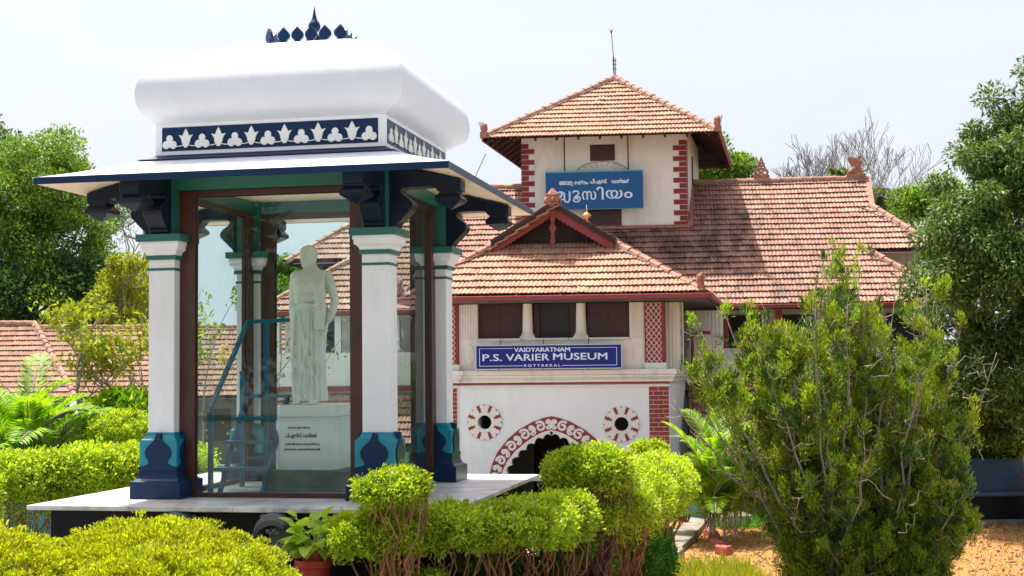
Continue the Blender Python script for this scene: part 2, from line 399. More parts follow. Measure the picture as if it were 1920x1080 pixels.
def link(name, me, parent=None, loc=(0, 0, 0), rot=(0, 0, 0), scale=None, kind=None):
    o = bpy.data.objects.new(name, me)
    COL.objects.link(o); o.parent = parent; o.location = loc; o.rotation_euler = rot
    if scale: o.scale = scale
    if kind: o['kind'] = kind
    return o
def part(name, mb, mats, parent, smooth=False, bevel=0, kind=None, **k):
    o = link(name, mb.mesh(name, mats, smooth), parent, kind=kind, **k)
    if bevel:
        b = o.modifiers.new('bevel', 'BEVEL'); b.width = bevel; b.segments = 2; b.limit_method = 'ANGLE'; b.angle_limit = R(40)
    return o
def tag(o, label, cat, group=None, kind=None):
    if label: o['label'] = label
    if cat: o['category'] = cat
    if group: o['group'] = group
    if kind: o['kind'] = kind
    return o
def thing(name, label, cat, loc=(0, 0, 0), rotz=0.0, group=None):
    o = bpy.data.objects.new(name, None); COL.objects.link(o)
    o.location = loc; o.rotation_euler = (0, 0, rotz); o.empty_display_size = 0.2
    return tag(o, label, cat, group)

def shape2d(name, loops, t, mat):
    """filled outline(s) with holes, lying in local xz, front face at y = -t, back at y = 0"""
    cu = bpy.data.curves.new(name, 'CURVE'); cu.dimensions = '2D'; cu.fill_mode = 'BOTH'; cu.extrude = t / 2
    for lp in loops:
        s = cu.splines.new('POLY'); s.points.add(len(lp) - 1); s.use_cyclic_u = True
        s.points.foreach_set('co', [c for p in lp for c in (p[0], p[1], 0, 1)])
    return _curve_mesh(cu, name, mat, t)
def _curve_mesh(cu, name, mat, t):
    o = bpy.data.objects.new('tmp', cu); COL.objects.link(o)
    dg = bpy.context.evaluated_depsgraph_get()
    me = bpy.data.meshes.new_from_object(o.evaluated_get(dg))
    bpy.data.objects.remove(o); bpy.data.curves.remove(cu)
    me.name = name; me.transform(Matrix.Rotation(math.pi / 2, 4, 'X')); me.transform(Matrix.Translation((0, -t / 2, 0)))
    me.materials.clear(); me.materials.append(mat)
    return me
def text_mesh(name, body, w, h, mat, t=0.006, space=1.0):
    """lettering fitted into w x h, centred, in local xz"""
    cu = bpy.data.curves.new(name, 'FONT'); cu.body = body; cu.extrude = t / 2; cu.space_character = space; cu.resolution_u = 3
    me = _curve_mesh(cu, name, mat, t)
    n = len(me.vertices); co = np.empty(n * 3, 'f'); me.vertices.foreach_get('co', co); co = co.reshape(-1, 3)
    lo, hi = co.min(0), co.max(0)
    co[:, 0] = (co[:, 0] - (lo[0] + hi[0]) / 2) * w / (hi[0] - lo[0])
    co[:, 2] = (co[:, 2] - (lo[2] + hi[2]) / 2) * h / (hi[2] - lo[2])
    me.vertices.foreach_set('co', co.ravel()); me.update()
    return me
def ribbon(mb, pts, w, y0, y1):
    """flat stroke of width w along pts (x, z)"""
    P = [Vector((a, b)) for a, b in pts]; L, Rr = [], []
    for i, p in enumerate(P):
        d = (P[min(i + 1, len(P) - 1)] - P[max(i - 1, 0)]).normalized(); n = Vector((-d.y, d.x)) * w / 2
        L.append(p + n); Rr.append(p - n)
    mb.rings([[(l.x, y0, l.y), (r.x, y0, r.y), (r.x, y1, r.y), (l.x, y1, l.y)] for l, r in zip(L, Rr)])
def circ(cx, cz, r, n=32, a0=0.0): return [(cx + r * math.cos(a0 + 2 * math.pi * i / n), cz + r * math.sin(a0 + 2 * math.pi * i / n)) for i in range(n)]
def arcpts(cx, cz, r, a0, a1, n=8, r1=None):
    r1 = r if r1 is None else r1
    return [(cx + (r + (r1 - r) * i / n) * math.cos(a0 + (a1 - a0) * i / n), cz + (r + (r1 - r) * i / n) * math.sin(a0 + (a1 - a0) * i / n)) for i in range(n + 1)]
def union_polar(circles, n=72):
    out = []
    for i in range(n):
        a = 2 * math.pi * i / n; dx, dz = math.cos(a), math.sin(a); best = 0.004
        for cx, cz, r in circles:
            b = cx * dx + cz * dz; disc = b * b - (cx * cx + cz * cz - r * r)
            if disc >= 0: best = max(best, b + math.sqrt(disc))
        out.append((dx * best, dz * best))
    return out

# ------------------------------------------------------------------ terrain and paving
def ground_z(y):
    t = min(1, max(0, (y - 12.8) / 9.2)); t = t * t * (3 - 2 * t)
    return 1.4 * (1 - t)
m, nt, out = base_mat('dry_ground')
geo = nd(nt, 'ShaderNodeNewGeometry'); pos = geo.outputs['Position']
c = ramp(nt, noise(nt, pos, 22, 8, 0.8), [(0.28, (0.17, 0.065, 0.018)), (0.45, (0.36, 0.165, 0.05)), (0.6, (0.46, 0.245, 0.085)), (0.75, (0.60, 0.41, 0.19))])
c = mixc(nt, ramp(nt, noise(nt, pos, 0.5, 5), [(0.45, (0, 0, 0)), (0.65, (0.6, 0.6, 0.6))]), c, (0.42, 0.20, 0.07))
c = mixc(nt, ramp(nt, noise(nt, pos, 0.9, 6, 0.7), [(0.52, (0, 0, 0)), (0.68, (0.6, 0.6, 0.6))]), c, (0.14, 0.13, 0.03))
sep = nd(nt, 'ShaderNodeSeparateXYZ'); nt.links.new(pos, sep.inputs[0])
wob = nd(nt, 'ShaderNodeMath', operation='MULTIPLY_ADD'); nt.links.new(noise(nt, pos, 0.6, 4), wob.inputs[0]); wob.inputs[1].default_value = 2.0; nt.links.new(sep.outputs[0], wob.inputs[2])
gx = ramp(nt, (lambda q: (nt.links.new(wob.outputs[0], q.inputs[0]), q.inputs[1].__setattr__('default_value', 1.5), q.inputs[2].__setattr__('default_value', 4.0), q.outputs[0])[-1])(nd(nt, 'ShaderNodeMapRange')), [(0, (0, 0, 0)), (1, (1, 1, 1))])
gy = ramp(nt, (lambda q: (nt.links.new(sep.outputs[1], q.inputs[0]), q.inputs[1].__setattr__('default_value', 18.0), q.inputs[2].__setattr__('default_value', 21.0), q.outputs[0])[-1])(nd(nt, 'ShaderNodeMapRange')), [(0, (0, 0, 0)), (1, (1, 1, 1))])
soil = ramp(nt, noise(nt, pos, 3, 8, 0.8), [(0.3, (0.22, 0.215, 0.18)), (0.6, (0.31, 0.30, 0.26)), (0.75, (0.38, 0.37, 0.33))])
gz = ramp(nt, (lambda q: (nt.links.new(sep.outputs[1], q.inputs[0]), q.inputs[1].__setattr__('default_value', 31.4), q.inputs[2].__setattr__('default_value', 32.0), q.outputs[0])[-1])(nd(nt, 'ShaderNodeMapRange')), [(0, (0, 0, 0)), (1, (1, 1, 1))])
litter = ramp(nt, noise(nt, pos, 14, 6, 0.8), [(0.35, (0.03, 0.03, 0.015)), (0.65, (0.10, 0.07, 0.035))])
c = mixc(nt, mixc(nt, 1.0, gx, gy, 'MULTIPLY'), soil, mixc(nt, gz, c, litter))
b = nd(nt, 'ShaderNodeBsdfPrincipled'); b.inputs['Roughness'].default_value = 0.95; b.inputs['Specular IOR Level'].default_value = 0.1
nt.links.new(c, b.inputs['Base Color'])
bp = nd(nt, 'ShaderNodeBump'); bp.inputs['Strength'].default_value = 0.9; bp.inputs['Distance'].default_value = 0.03
nt.links.new(noise(nt, pos, 30, 6, 0.8), bp.inputs['Height']); nt.links.new(bp.outputs[0], b.inputs['Normal']); nt.links.new(b.outputs[0], out.inputs[0])
M_ground = m
mb = MB()
ys = [-80, -20, 0, 8] + list(np.arange(10, 24.1, 0.7)) + [30, 45, 70, 120, 300, 900]
xs = [-600, -100, -30, -12, -4, 4, 12, 30, 100, 600]
g = [[(x, y, ground_z(y)) for x in xs] for y in ys]
for i in range(len(ys) - 1):
    for j in range(len(xs) - 1):
        mb.quad(g[i][j], g[i][j + 1], g[i + 1][j + 1], g[i + 1][j])
o = link('ground', mb.mesh('ground', M_ground, fix=False), kind='structure')
mb = MB()
yy = list(np.arange(13.5, 31.1, 0.7))
for a, b_ in zip(yy[:-1], yy[1:]):
    mb.quad((-0.9, a, ground_z(a) + 0.02), (2.3, a, ground_z(a) + 0.02), (2.3, b_, ground_z(b_) + 0.02), (-0.9, b_, ground_z(b_) + 0.02))
link('path', mb.mesh('path', M_pink, fix=False), kind='structure')
mb = MB(); mb.box(-0.9, 2.3, 31.0, 31.25, -0.05, 0.16)
link('kerb', mb.mesh('kerb', M_kerbr), kind='structure')
mb = MB()
# weathered concrete edging strip
N = 26; L, Rr = [], []
for i in range(N + 1):
    t = i / N; y = 17.5 + 13.9 * t; x = .72 + 3.28 * t + 0.03 * math.sin(i * 1.7)
    w = 0.46 + 0.04 * math.sin(i * 2.9); z = ground_z(y)
    L.append([(x - w / 2 + 0.1, y, z - 0.05), (x - w / 2 + 0.1, y, z + 0.14 + 0.012 * math.sin(i)), (x + w / 2 + 0.1, y, z + 0.13), (x + w / 2 + 0.1, y, z - 0.05)])
mb.rings(L, True)
o = link('edging_strip', mb.mesh('edging_strip', M_conc), kind='structure')
for i, (x, y, rz, s) in enumerate([(4.05, 29.0, 0.2, (0.17, 0.42, 0.15)), (4.0, 28.2, -0.15, (0.2, 0.36, 0.17)), (3.93, 27.2, 0.1, (0.2, 0.46, 0.15)), (3.90, 26.2, 0.5, (0.18, 0.32, 0.17))]):
    mb = MB(); rs = []
    for k in range(5):
        f = k / 4 - 0.5; q = []
        for a, b_ in ((-.5, 0), (-.5, .8), (-.3, 1), (.3, 1), (.5, .8), (.5, 0)):
            q.append((a * s[0] * (1 + random.uniform(-.15, .15)), f * s[1], (b_ + random.uniform(-.1, .1)) * s[2]))
        rs.append(q)
    mb.rings(rs)
    o = link('edging_brick', mb.mesh('edging_brick', M_brickl), loc=(x, y, 0), rot=(0, 0, rz))
    tag(o, ['worn red edging brick farthest back beside the concrete strip', 'chunky worn red edging brick, second from the back by the strip',
            'longest worn red edging brick in the row by the strip', 'tilted red edging brick, nearest the camera in the short row'][i], 'brick', 'red bricks edging the dry ground')

# ------------------------------------------------------------------ memorial pavilion
KO = Vector((-2.0946, 14.4711, 0)); KR = -0.2027
kiosk = thing('memorial_pavilion', 'white and navy memorial pavilion with bulbous roof and glass sides on a marble slab', 'pavilion', KO, KR)
C = 1.08; SL = 2.292; AB = 4.833
mb = MB(); mb.box(-1.86, 1.86, -1.86, 1.86, 0.0, SL - 0.045)
part('plinth', mb, M_black, kiosk)
# marble slabs, laid as separate pieces with thin joints
k = 0
cuts = [-2.02, -1.0, 0.0, 1.0, 2.02]
sl = link('slab', (lambda q: (q.box(-2.0, 2.0, -2.0, 2.0, SL - 0.044, SL - 0.012), q.mesh('slab', M_marble))[1])(MB()), kiosk)
for i in range(4):
    for j in range(4):
        mb = MB(); e = 0.002
        mb.box(cuts[i] + e, cuts[i + 1] - e, cuts[j] + e, cuts[j + 1] - e, SL - 0.04, SL + random.uniform(-0.001, 0.001))
        part('paving_slab', mb, M_marble, sl, bevel=0.004)

prof_base = [(.26, 0), (.26, .165), (.238, .17), (.215, .19), (.2, .225), (.195, .29), (.192, .30)]
prof_teal = [(.191, .30), (.191, .555), (.168, .57), (.148, .598), (.138, .63)]
prof_shaft = [(.133, .62), (.133, 2.52)]
onion = [(.012, .627), (.022, .60), (.035, .565), (.065, .529), (.105, .497), (.128, .465), (.134, .436), (.127, .40), (.108, .37), (.092, .345), (.10, .328), (.14, .313), (.17, .306), (.1905, .302), (.1905, .27)]
onion_loop = [(a, b_) for a, b_ in onion] + [(-a, b_) for a, b_ in onion[::-1]]
me_on = shape2d('ogee_panel', [onion_loop], 0.12, M_navy)
me_band = None
def pillar(cx, cy):
    mb = MB(); mb.sq([(r, SL + z) for r, z in prof_shaft]); 
    p = part('pillar', mb, M_white, kiosk, bevel=0.006, loc=(cx, cy, 0))
    mb = MB(); mb.sq([(r, SL + z) for r, z in prof_base]); part('base', mb, M_navy, p, bevel=0.006)
    mb = MB(); mb.sq([(r, SL + z) for r, z in prof_teal]); part('base_block', mb, M_teal, p, bevel=0.004)
    for a in range(4):
        d = Vector((math.sin(a * math.pi / 2), -math.cos(a * math.pi / 2), 0)) * 0.083
        link('ogee_panel', me_on, p, (d.x, d.y, SL), (0, 0, a * math.pi / 2))
    mb = MB(); mb.sq([(.133, SL + 2.52), (.15, AB - .205), (.155, AB - .185), (.17, AB - .165), (.195, AB - .15), (.195, AB - .115), (.205, AB - .105), (.205, AB - .07)])
    part('capital', mb, M_white, p, bevel=0.004)
    mb = MB(); mb.sq([(.23, AB - .07), (.23, AB)]); part('abacus', mb, M_green, p, bevel=0.005)
    mb = MB(); mb.sq([(.158, AB - .245), (.158, AB - .205)]); part('band', mb, M_green, p, bevel=0.004)
    mb = MB(); mb.sq([(.142, AB - .35), (.142, AB - .325)]); part('band', mb, M_green, p, bevel=0.003)
    mb = MB(); mb.sq([(.128, AB), (.128, 5.398)]); part('post', mb, M_green, p)
    return p
brk = [(.10, 4.835), (.19, 4.84), (.205, 4.875), (.235, 4.90), (.29, 4.955), (.34, 5.005), (.355, 5.04), (.345, 5.075), (.31, 5.11), (.265, 5.14), (.24, 5.165), (.238, 5.19), (.26, 5.208), (.30, 5.215), (.55, 5.215), (.575, 5.20), (.59, 5.175), (.60, 5.165), (.82, 5.165), (.82, 5.272), (.36, 5.388), (.10, 5.394)]
mb = MB(); mb.prism([(-a, b_) for a, b_ in brk], -.095, .095, 'yz'); me_brk = mb.mesh('bracket', M_navyd)
mb = MB(); mb.sq([(.09, 5.166), (.088, 5.15), (.10, 5.135), (.122, 5.11), (.128, 5.09), (.118, 5.068), (.085, 5.045), (.04, 5.018), (.004, 4.995)]); me_pen = mb.mesh('pendant', M_navyd)
for sx in (-1, 1):
    for sy in (-1, 1):
        p = pillar(sx * C, sy * C)
        for ang in ([0 if sy < 0 else math.pi], [-math.pi / 2 if sx < 0 else math.pi / 2]):
            bo = link('bracket', me_brk, kiosk, (sx * C, sy * C, 0), (0, 0, ang[0])); bm_ = bo.modifiers.new('b', 'BEVEL'); bm_.width = 0.006; bm_.limit_method = 'ANGLE'
            link('pendant', me_pen, bo, (0, -0.70, 0))
# lintels, ceiling, eave, roof
mb = MB()
for a in range(4):
    m4 = Matrix.Rotation(a * math.pi / 2, 4, 'Z')
    q = MB(); q.box(-C + .13, C - .13, -C - .06, -C + .06, 5.268, 5.397)
    n = len(mb.v); mb.v += [tuple(m4 @ Vector(p)) for p in q.v]; mb.f += [tuple(n + i for i in f) for f in q.f]; mb.mi += q.mi
part('lintel', mb, M_green, kiosk)
mb = MB(); mb.rings([[(-r, -r, z), (r, -r, z), (r, r, z), (-r, r, z)] for r, z in ((1.985, 5.262), (1.44, 5.4), (0.02, 5.401))], False)
mb.rings([[(-r, -r, z), (r, -r, z), (r, r, z), (-r, r, z)] for r, z in ((1.985, 5.322), (1.7, 5.40), (1.24, 5.56))], False)
part('eave', mb, M_cream, kiosk)
mb = MB(); mb.rings([[(-r, -r, z), (r, -r, z), (r, r, z), (-r, r, z)] for r, z in ((1.983, 5.3235), (1.7, 5.4015), (1.24, 5.5615))], False)
part('eave_top', mb, M_roofw, kiosk)
mb = MB(); mb.rings([[(-r, -r, z), (r, -r, z), (r, r, z), (-r, r, z)] for r, z in ((1.984, 5.258), (1.992, 5.258), (1.992, 5.321), (1.984, 5.3275), (1.978, 5.321))], False)
part('fascia', mb, M_navy, kiosk, bevel=0.003)
mb = MB(); mb.sq([(1.30, 5.553), (1.295, 5.563), (1.23, 5.574), (1.185, 5.598), (1.172, 5.615)]); part('cove_moulding', mb, M_navy, kiosk, bevel=0.003)
mb = MB(); mb.sq([(1.168, 5.56), (1.168, 5.93)], cap=False); fb = part('frieze', mb, M_white, kiosk)
dome = [(1.172, 5.925), (1.19, 5.935), (1.215, 5.95), (1.25, 5.972), (1.285, 6.0), (1.315, 6.04), (1.335, 6.085), (1.347, 6.14), (1.35, 6.20), (1.345, 6.26), (1.33, 6.32), (1.305, 6.38), (1.27, 6.44), (1.22, 6.495), (1.155, 6.55), (1.07, 6.605), (.96, 6.66), (.82, 6.72), (.65, 6.785), (.5, 6.83), (.35, 6.86), (.01, 6.88)]
mb = MB()
for a in range(4):
    m4 = Matrix.Rotation(a * math.pi / 2, 4, 'Z')
    mb.rings([[m4 @ Vector((-r + 2 * r * i / 12, -r, z)) + Vector((.045 * min(1, max(0, (z - 5.93) / .1)), 0, 0)) for i in range(13)] for r, z in dome], False, closed=False)
part('roof_vault', mb, M_roofw, kiosk, smooth=True)
# frieze panels with motifs
tref = union_polar([(-.033, -.02, .034), (.033, -.02, .034), (0, .034, .030), (0, -.01, .032)])
half = [(0, .085), (.012, .066), (.022, .045), (.030, .028), (.045, .032), (.066, .036), (.05, .018), (.038, -.004), (.036, -.02), (.028, -.042), (.012, -.066)]
fleur = half + [(-a, b_) for a, b_ in half[::-1][:-1]]
me_tr = shape2d('trefoil', [tref], 0.012, M_relief); me_fl = shape2d('fleur', [fleur], 0.012, M_relief)
ox = 0.155
for a in range(4):
    mb = MB(); mb.box(-1.10, 1.10, -0.006, 0, 5.652, 5.885)
    rot = (0, 0, a * math.pi / 2); d = Vector((math.sin(rot[2]), -math.cos(rot[2]), 0)) * 1.1685
    fp = part('frieze_panel', mb, M_navy, kiosk, loc=(d.x, d.y, 0), rot=rot)
    for i in range(13):
        x = -1.10 + 2.2 * (i + .5) / 13
        if i % 2 == 0: link('trefoil_motif', me_tr, fp, (x, -0.007, 5.735), scale=(1.1, 1, 1.15))
        else: link('fleur_motif', me_fl, fp, (x, -0.007, 5.762), scale=(1.15, 1, 1.22))
    mb = MB()
    for i in range(12):
        x = -1.10 + 2.2 * (i + 1) / 13
        ribbon(mb, [(x + s * .095, 5.712 - .028 * (1 - s * s) + .012) for s in np.linspace(-1, 1, 9)], 0.008, -0.014, -0.006)
    part('swag', mb, M_relief, fp)
# finial with leaf crown
mb = MB(); mb.sq([(.16, 6.86), (.16, 6.89), (.12, 6.895)], cap=False)
mb.lathe([(.12, 6.86), (.12, 6.90), (.10, 6.91), (.085, 6.95), (.088, 6.97), (.06, 6.985), (.035, 7.01), (.03, 7.03), (.05, 7.05), (.062, 7.075), (.064, 7.10), (.055, 7.125), (.035, 7.15), (.022, 7.185), (.013, 7.23), (.002, 7.31)], n=18)
fin = part('finial', mb, M_navy, kiosk, smooth=True, loc=(.05, 0, .015))
lf = [(.018, 0), (.03, .02), (.05, .045), (.056, .07), (.05, .095), (.03, .12), (.012, .14), (0, .155)]
leafloop = lf + [(-a, b_) for a, b_ in lf[::-1][1:]]
me_pet = shape2d('crown_leaf', [leafloop], 0.03, M_navy)
for a in range(4):
    r = .37
    for i in range(5):
        t = -1 + .4 * i
        v = Matrix.Rotation(a * math.pi / 2, 3, 'Z') @ Vector((t * r, -r, 6.855)) + Vector((.08, 0, 0))
        link('crown_leaf', me_pet, kiosk, v, (0, 0, a * math.pi / 2 - (math.pi / 4 if i == 0 else 0)), scale=(1.15, 1, 1.02))
# glazing frames and panes
for a in range(4):
    rot = (0, 0, a * math.pi / 2)
    mb = MB(); y0, y1 = -C - 0.01, -C + 0.07
    mb.box(-.955, -.79, y0, y1, SL + .002, 5.266); mb.box(.79, .955, y0, y1, SL + .002, 5.266)
    mb.box(-.79, .79, y0, y1, 5.215, 5.266); mb.box(-.79, .79, y0, y1, SL + .002, SL + .045)
    fr = part('glazing_frame', mb, M_wood, kiosk, bevel=0.004, rot=rot)
    mb = MB(); 
    for s in (-1, 1): mb.box(s * .79 - .012 if s > 0 else -.79, .79 if s > 0 else -.778, y0 + .03, y0 + .05, SL + .045, 5.215)
    mb.box(-.778, .778, y0 + .03, y0 + .05, 5.20, 5.215)
    part('glazing_bead', mb, M_rafter, fr)
    mb = MB(); mb.box(-.789, .789, y0 + .051, y0 + .054, SL + .046, 5.214)
    part('glass_pane', mb, M_glass if a in (0, 1) else M_glassb, kiosk, rot=rot)

# pedestal
ped = thing('pedestal', 'pale marble pedestal with dark inscription standing inside the glass pavilion', 'pedestal', KO, KR)
def K(u, v, z): return KO + Matrix.Rotation(KR, 3, 'Z') @ Vector((u, v, 0)) + Vector((0, 0, z))
mb = MB(); mb.box(-.36, .50, -.44, .40, SL, 2.50); part('plinth', mb, M_concr, ped, bevel=0.01)
mb = MB(); mb.prism([(-.27, -.28), (-.21, -.34), (.31, -.34), (.38, -.27), (.38, .25), (.31, .32), (-.21, .32), (-.27, .26)], 2.50, 3.03, 'xy'); part('die', mb, M_pedest, ped, bevel=0.006)
mb = MB(); mb.prism([(-.27 + .02, -.30), (-.21, -.33), (.31, -.33), (.36, -.27), (.36, .25), (.31, .30), (-.21, .30), (-.25, .26)], 3.032, 3.155, 'xy'); part('cap_block', mb, M_pedest, ped, bevel=0.008)
for i, (s, w, h, x, z) in enumerate([('ൈവദൃരത്നം', .24, .035, -.02, 2.925), ('പി.എസ്സ്. വാരിയർ', .33, .06, .0, 2.845), ('൧൦൪൪ മീനമാസം ൪ാംനു ജനിച്ചു', .37, .033, .01, 2.762), ('൧൧൦൮ മകരം ൧൭ാംനു ദിവംഗതനായി', .38, .033, .01, 2.71)]):
    me = text_mesh('inscription', s, w, h, M_text, 0.003)
    for dx in (0, .003): link('inscription', me, ped, (x + .02 + dx, -.3405 - dx * .2, z))

# statue: torso, garment, head and arms lofted, then fused into one skin
def loft(mb, secs, n=28, fold=0, seed=0):
    rs = []
    for (z, cx, cy, rx, ry, fa) in secs:
        ring = []
        for j in range(n):
            a = 2 * math.pi * j / n
            f = 1 + fa * (math.sin(9 * a + z * 3 + seed) * .6 + math.sin(5 * a - z * 5) * .5 + math.sin(17 * a + z) * .3)
            ca, sa = math.cos(a), math.sin(a)
            e = 0.85
            ring.append((cx + rx * f * math.copysign(abs(ca) ** e, ca), cy + ry * f * math.copysign(abs(sa) ** e, sa), z))
        rs.append(ring)
    mb.rings(rs)
mb = MB()
loft(mb, [(.03, -.025, -.0, .172, .135, .07), (.10, -.025, 0, .172, .132, .075), (.3, -.03, 0, .165, .126, .07), (.55, -.03, 0, .168, .126, .06), (.78, -.025, 0, .175, .13, .05),
          (.90, -.02, 0, .180, .134, .035), (.98, -.02, 0, .178, .128, .02), (1.0, -.02, 0, .160, .12, .0)], 40)
loft(mb, [(.97, -.02, 0, .150, .115, 0), (1.04, -.02, 0, .148, .112, 0), (1.12, -.02, 0, .155, .11, 0), (1.22, -.018, .005, .17, .115, 0), (1.30, -.015, .01, .178, .112, 0), (1.345, -.012, .015, .172, .10, 0),
          (1.375, -.01, .015, .14, .08, 0), (1.395, -.01, .015, .09, .065, 0), (1.42, -.01, .01, .06, .06, 0), (1.46, -.012, .0, .055, .058, 0)], 28)
# waist roll of the dhoti
loft(mb, [(.965, -.02, 0, .168, .128, .02), (.985, -.02, 0, .180, .138, .03), (1.01, -.02, 0, .178, .134, .03), (1.03, -.02, 0, .158, .118, 0)], 32)
# head
loft(mb, [(1.41, -.02, -.045, .03, .03, 0), (1.425, -.022, -.045, .05, .05, 0), (1.45, -.025, -.03, .066, .072, 0), (1.49, -.025, -.02, .076, .088, 0), (1.53, -.025, -.012, .081, .096, 0),
          (1.57, -.025, -.008, .082, .098, 0), (1.605, -.025, -.004, .074, .09, 0), (1.63, -.025, 0, .055, .068, 0), (1.645, -.025, 0, .02, .03, 0)], 24)
def head_p(x, y, z): # face turned a little to its right
    v = Matrix.Rotation(-0.32, 3, 'Z') @ Vector((x, y, 0)); return (-.025 + v.x, -.012 + v.y, z)
mb.tube([head_p(0, -.093, 1.548), head_p(0, -.108, 1.52), head_p(0, -.122, 1.499), head_p(0, -.10, 1.492)], [.010, .013, .018, .010], 8)
mb.blob(head_p(0, -.098, 1.558), (.045, .014, .010), 10, 6)
mb.blob(head_p(-.045, -.082, 1.558), (.024, .014, .009), 8, 6); mb.blob(head_p(.045, -.082, 1.558), (.024, .014, .009), 8, 6)
for s in (-1, 1): mb.blob(head_p(s * .034, -.084, 1.535), (.014, .01, .008), 8, 6)
mb.blob(head_p(0, -.094, 1.468), (.026, .011, .007), 10, 5); mb.blob(head_p(0, -.091, 1.453), (.021, .011, .007), 10, 5)
mb.blob(head_p(0, -.074, 1.425), (.028, .02, .018), 10, 6)
for s in (-1, 1): mb.blob(head_p(s * .083, .005, 1.51), (.010, .02, .033), 8, 6)
# arms and hands
mb.blob((-.17, .012, 1.325), (.055, .06, .06)); mb.blob((.152, .012, 1.325), (.055, .06, .06))
def arm(pts, rad): mb.tube(pts, rad, 12)
arm([(-.165, .01, 1.34), (-.19, .02, 1.22), (-.2, .03, 1.08), (-.195, .0, .96), (-.185, -.03, .86)], [.052, .05, .04, .037, .026])
arm([(.15, .01, 1.34), (.19, .02, 1.22), (.225, .03, 1.07), (.215, -.01, .95), (.185, -.06, .84)], [.052, .05, .041, .038, .026])
def hand(w, d, side):
    w = Vector(w); d = Vector(d).normalized(); mb.blob(w + d * .045, (.034, .02, .05), 10, 6, d.to_track_quat('Z', 'Y').to_matrix())
    s = Vector((1, 0, 0))
    for i in range(4):
        b0 = w + d * .08 + s * (-.027 + .018 * i)
        ln = (.055, .066, .06, .047)[i]
        mb.tube([b0, b0 + d * ln * .5 + Vector((0, -.01, 0)), b0 + d * ln + Vector((0, .006, 0))], [.0115, .0105, .008], 7)
    b0 = w + d * .03 + s * side * .03
    mb.tube([b0, b0 + d * .03 + s * side * .018 + Vector((0, -.012, 0)), b0 + d * .06 + s * side * .012 + Vector((0, -.018, 0))], [.013, .012, .009], 7)
hand((-.185, -.035, .86), (.03, -.08, -1), 1)
hand((.185, -.065, .84), (-.35, -.15, -1), -1)
# shawl over the left shoulder with a hanging end
loft(mb, [(.76, .12, -.135, .045, .028, .22), (.95, .135, -.142, .050, .030, .20), (1.1, .125, -.128, .052, .030, .18), (1.25, .10, -.115, .058, .032, .14), (1.33, .105, -.075, .056, .035, .04), (1.375, .105, -.01, .058, .06, .03), (1.385, .105, .04, .04, .04, 0)], 18)
mb.tube([(-.15, -.10, 1.0), (-.03, -.142, 1.03), (.08, -.135, 1.01), (.14, -.11, .93)], [.012, .02, .022, .02], 8)
mb.tube([(-.10, -.12, .96), (-.04, -.15, .7), (.02, -.145, .45), (.10, -.125, .22)], [.016, .02, .018, .012], 6)
for xx in (-.13, -.075, -.02, .045, .10): mb.tube([(xx, -.118 - .03 * (1 - abs(xx) * 6) * .5, .94), (xx + random.uniform(-.02, .02), -.128, .5), (xx * 1.05, -.13, .05)], [.010, .013, .016], 6)
mb.blob((-.075, -.092, 1.235), (.072, .028, .05)); mb.blob((.055, -.092, 1.235), (.065, .028, .05)); mb.blob((-.015, -.10, 1.10), (.10, .022, .06))
mb.tube([(.02, -.135, .96), (-.0, -.14, .6), (-.06, -.135, .3), (-.10, -.12, .08)], [.01, .012, .012, .01], 6)
# feet with toes
for fx, fy in ((-.105, -.10), (.07, -.13)):
    mb.blob((fx, fy, .028), (.038, .085, .03), 12, 7)
    for t in range(5): mb.blob((fx - .03 + t * .015, fy - .078 + abs(t - 1) * .006, .014), (.010, .018, .012), 7, 5)
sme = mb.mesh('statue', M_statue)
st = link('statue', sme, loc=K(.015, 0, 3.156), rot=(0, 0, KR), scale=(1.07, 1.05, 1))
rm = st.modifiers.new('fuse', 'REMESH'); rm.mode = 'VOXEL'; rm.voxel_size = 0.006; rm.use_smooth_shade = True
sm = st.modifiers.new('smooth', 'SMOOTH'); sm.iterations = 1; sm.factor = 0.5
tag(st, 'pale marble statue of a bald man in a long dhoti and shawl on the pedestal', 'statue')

# step ladder inside
ld = thing('step_ladder', 'teal wooden step ladder with handrail standing beside the pedestal', 'ladder', KO, KR)
def lp(mb, w, d): part('tread', mb, M_ladder, ld, bevel=0.004)
for x0, x1, y0, y1, z in ((-.70, -.17, -.12, .2, 3.26), (-.745, -.22, -.30, -.13, 3.035), (-.765, -.25, -.46, -.29, 2.80), (-.78, -.26, -.66, -.47, 2.545)):
    mb = MB(); mb.box(x0, x1, y0, y1, z - .035, z); part('tread', mb, M_ladder, ld, bevel=0.004)
for x in (-.70, -.22):
    mb = MB(); mb.beam((x + (.02 if x < -.5 else -.0), -.08, 3.225), (x + (-.03 if x < -.5 else -.06), -.62, SL), .05, .035, (1, 0, 0)); part('side_rail', mb, M_ladder, ld)
for x, y, zt in ((-.53, .12, 4.03), (-.22, .14, 4.03), (-.80, .12, 3.5)):
    mb = MB(); mb.box(x - .022, x + .022, y - .022, y + .022, SL, zt); part('post', mb, M_ladder, ld)
mb = MB(); mb.box(-.842, -.80, -.66, -.615, SL, 3.15); part('post', mb, M_ladder, ld)
mb = MB(); mb.beam((-.83, -.66, 3.10), (-.745, .13, 4.02), .035, .045); mb.beam((-.76, .13, 4.02), (-.20, .13, 4.035), .04, .04)
part('handrail', mb, M_ladder, ld)
mb = MB(); mb.beam((-.45, .18, 3.22), (-.42, .02, SL), .03, .03, (1, 0, 0)); mb.beam((-.70, -.1, 2.6), (-.2, -.1, 2.62), .03, .03); part('brace', mb, M_ladder, ld)

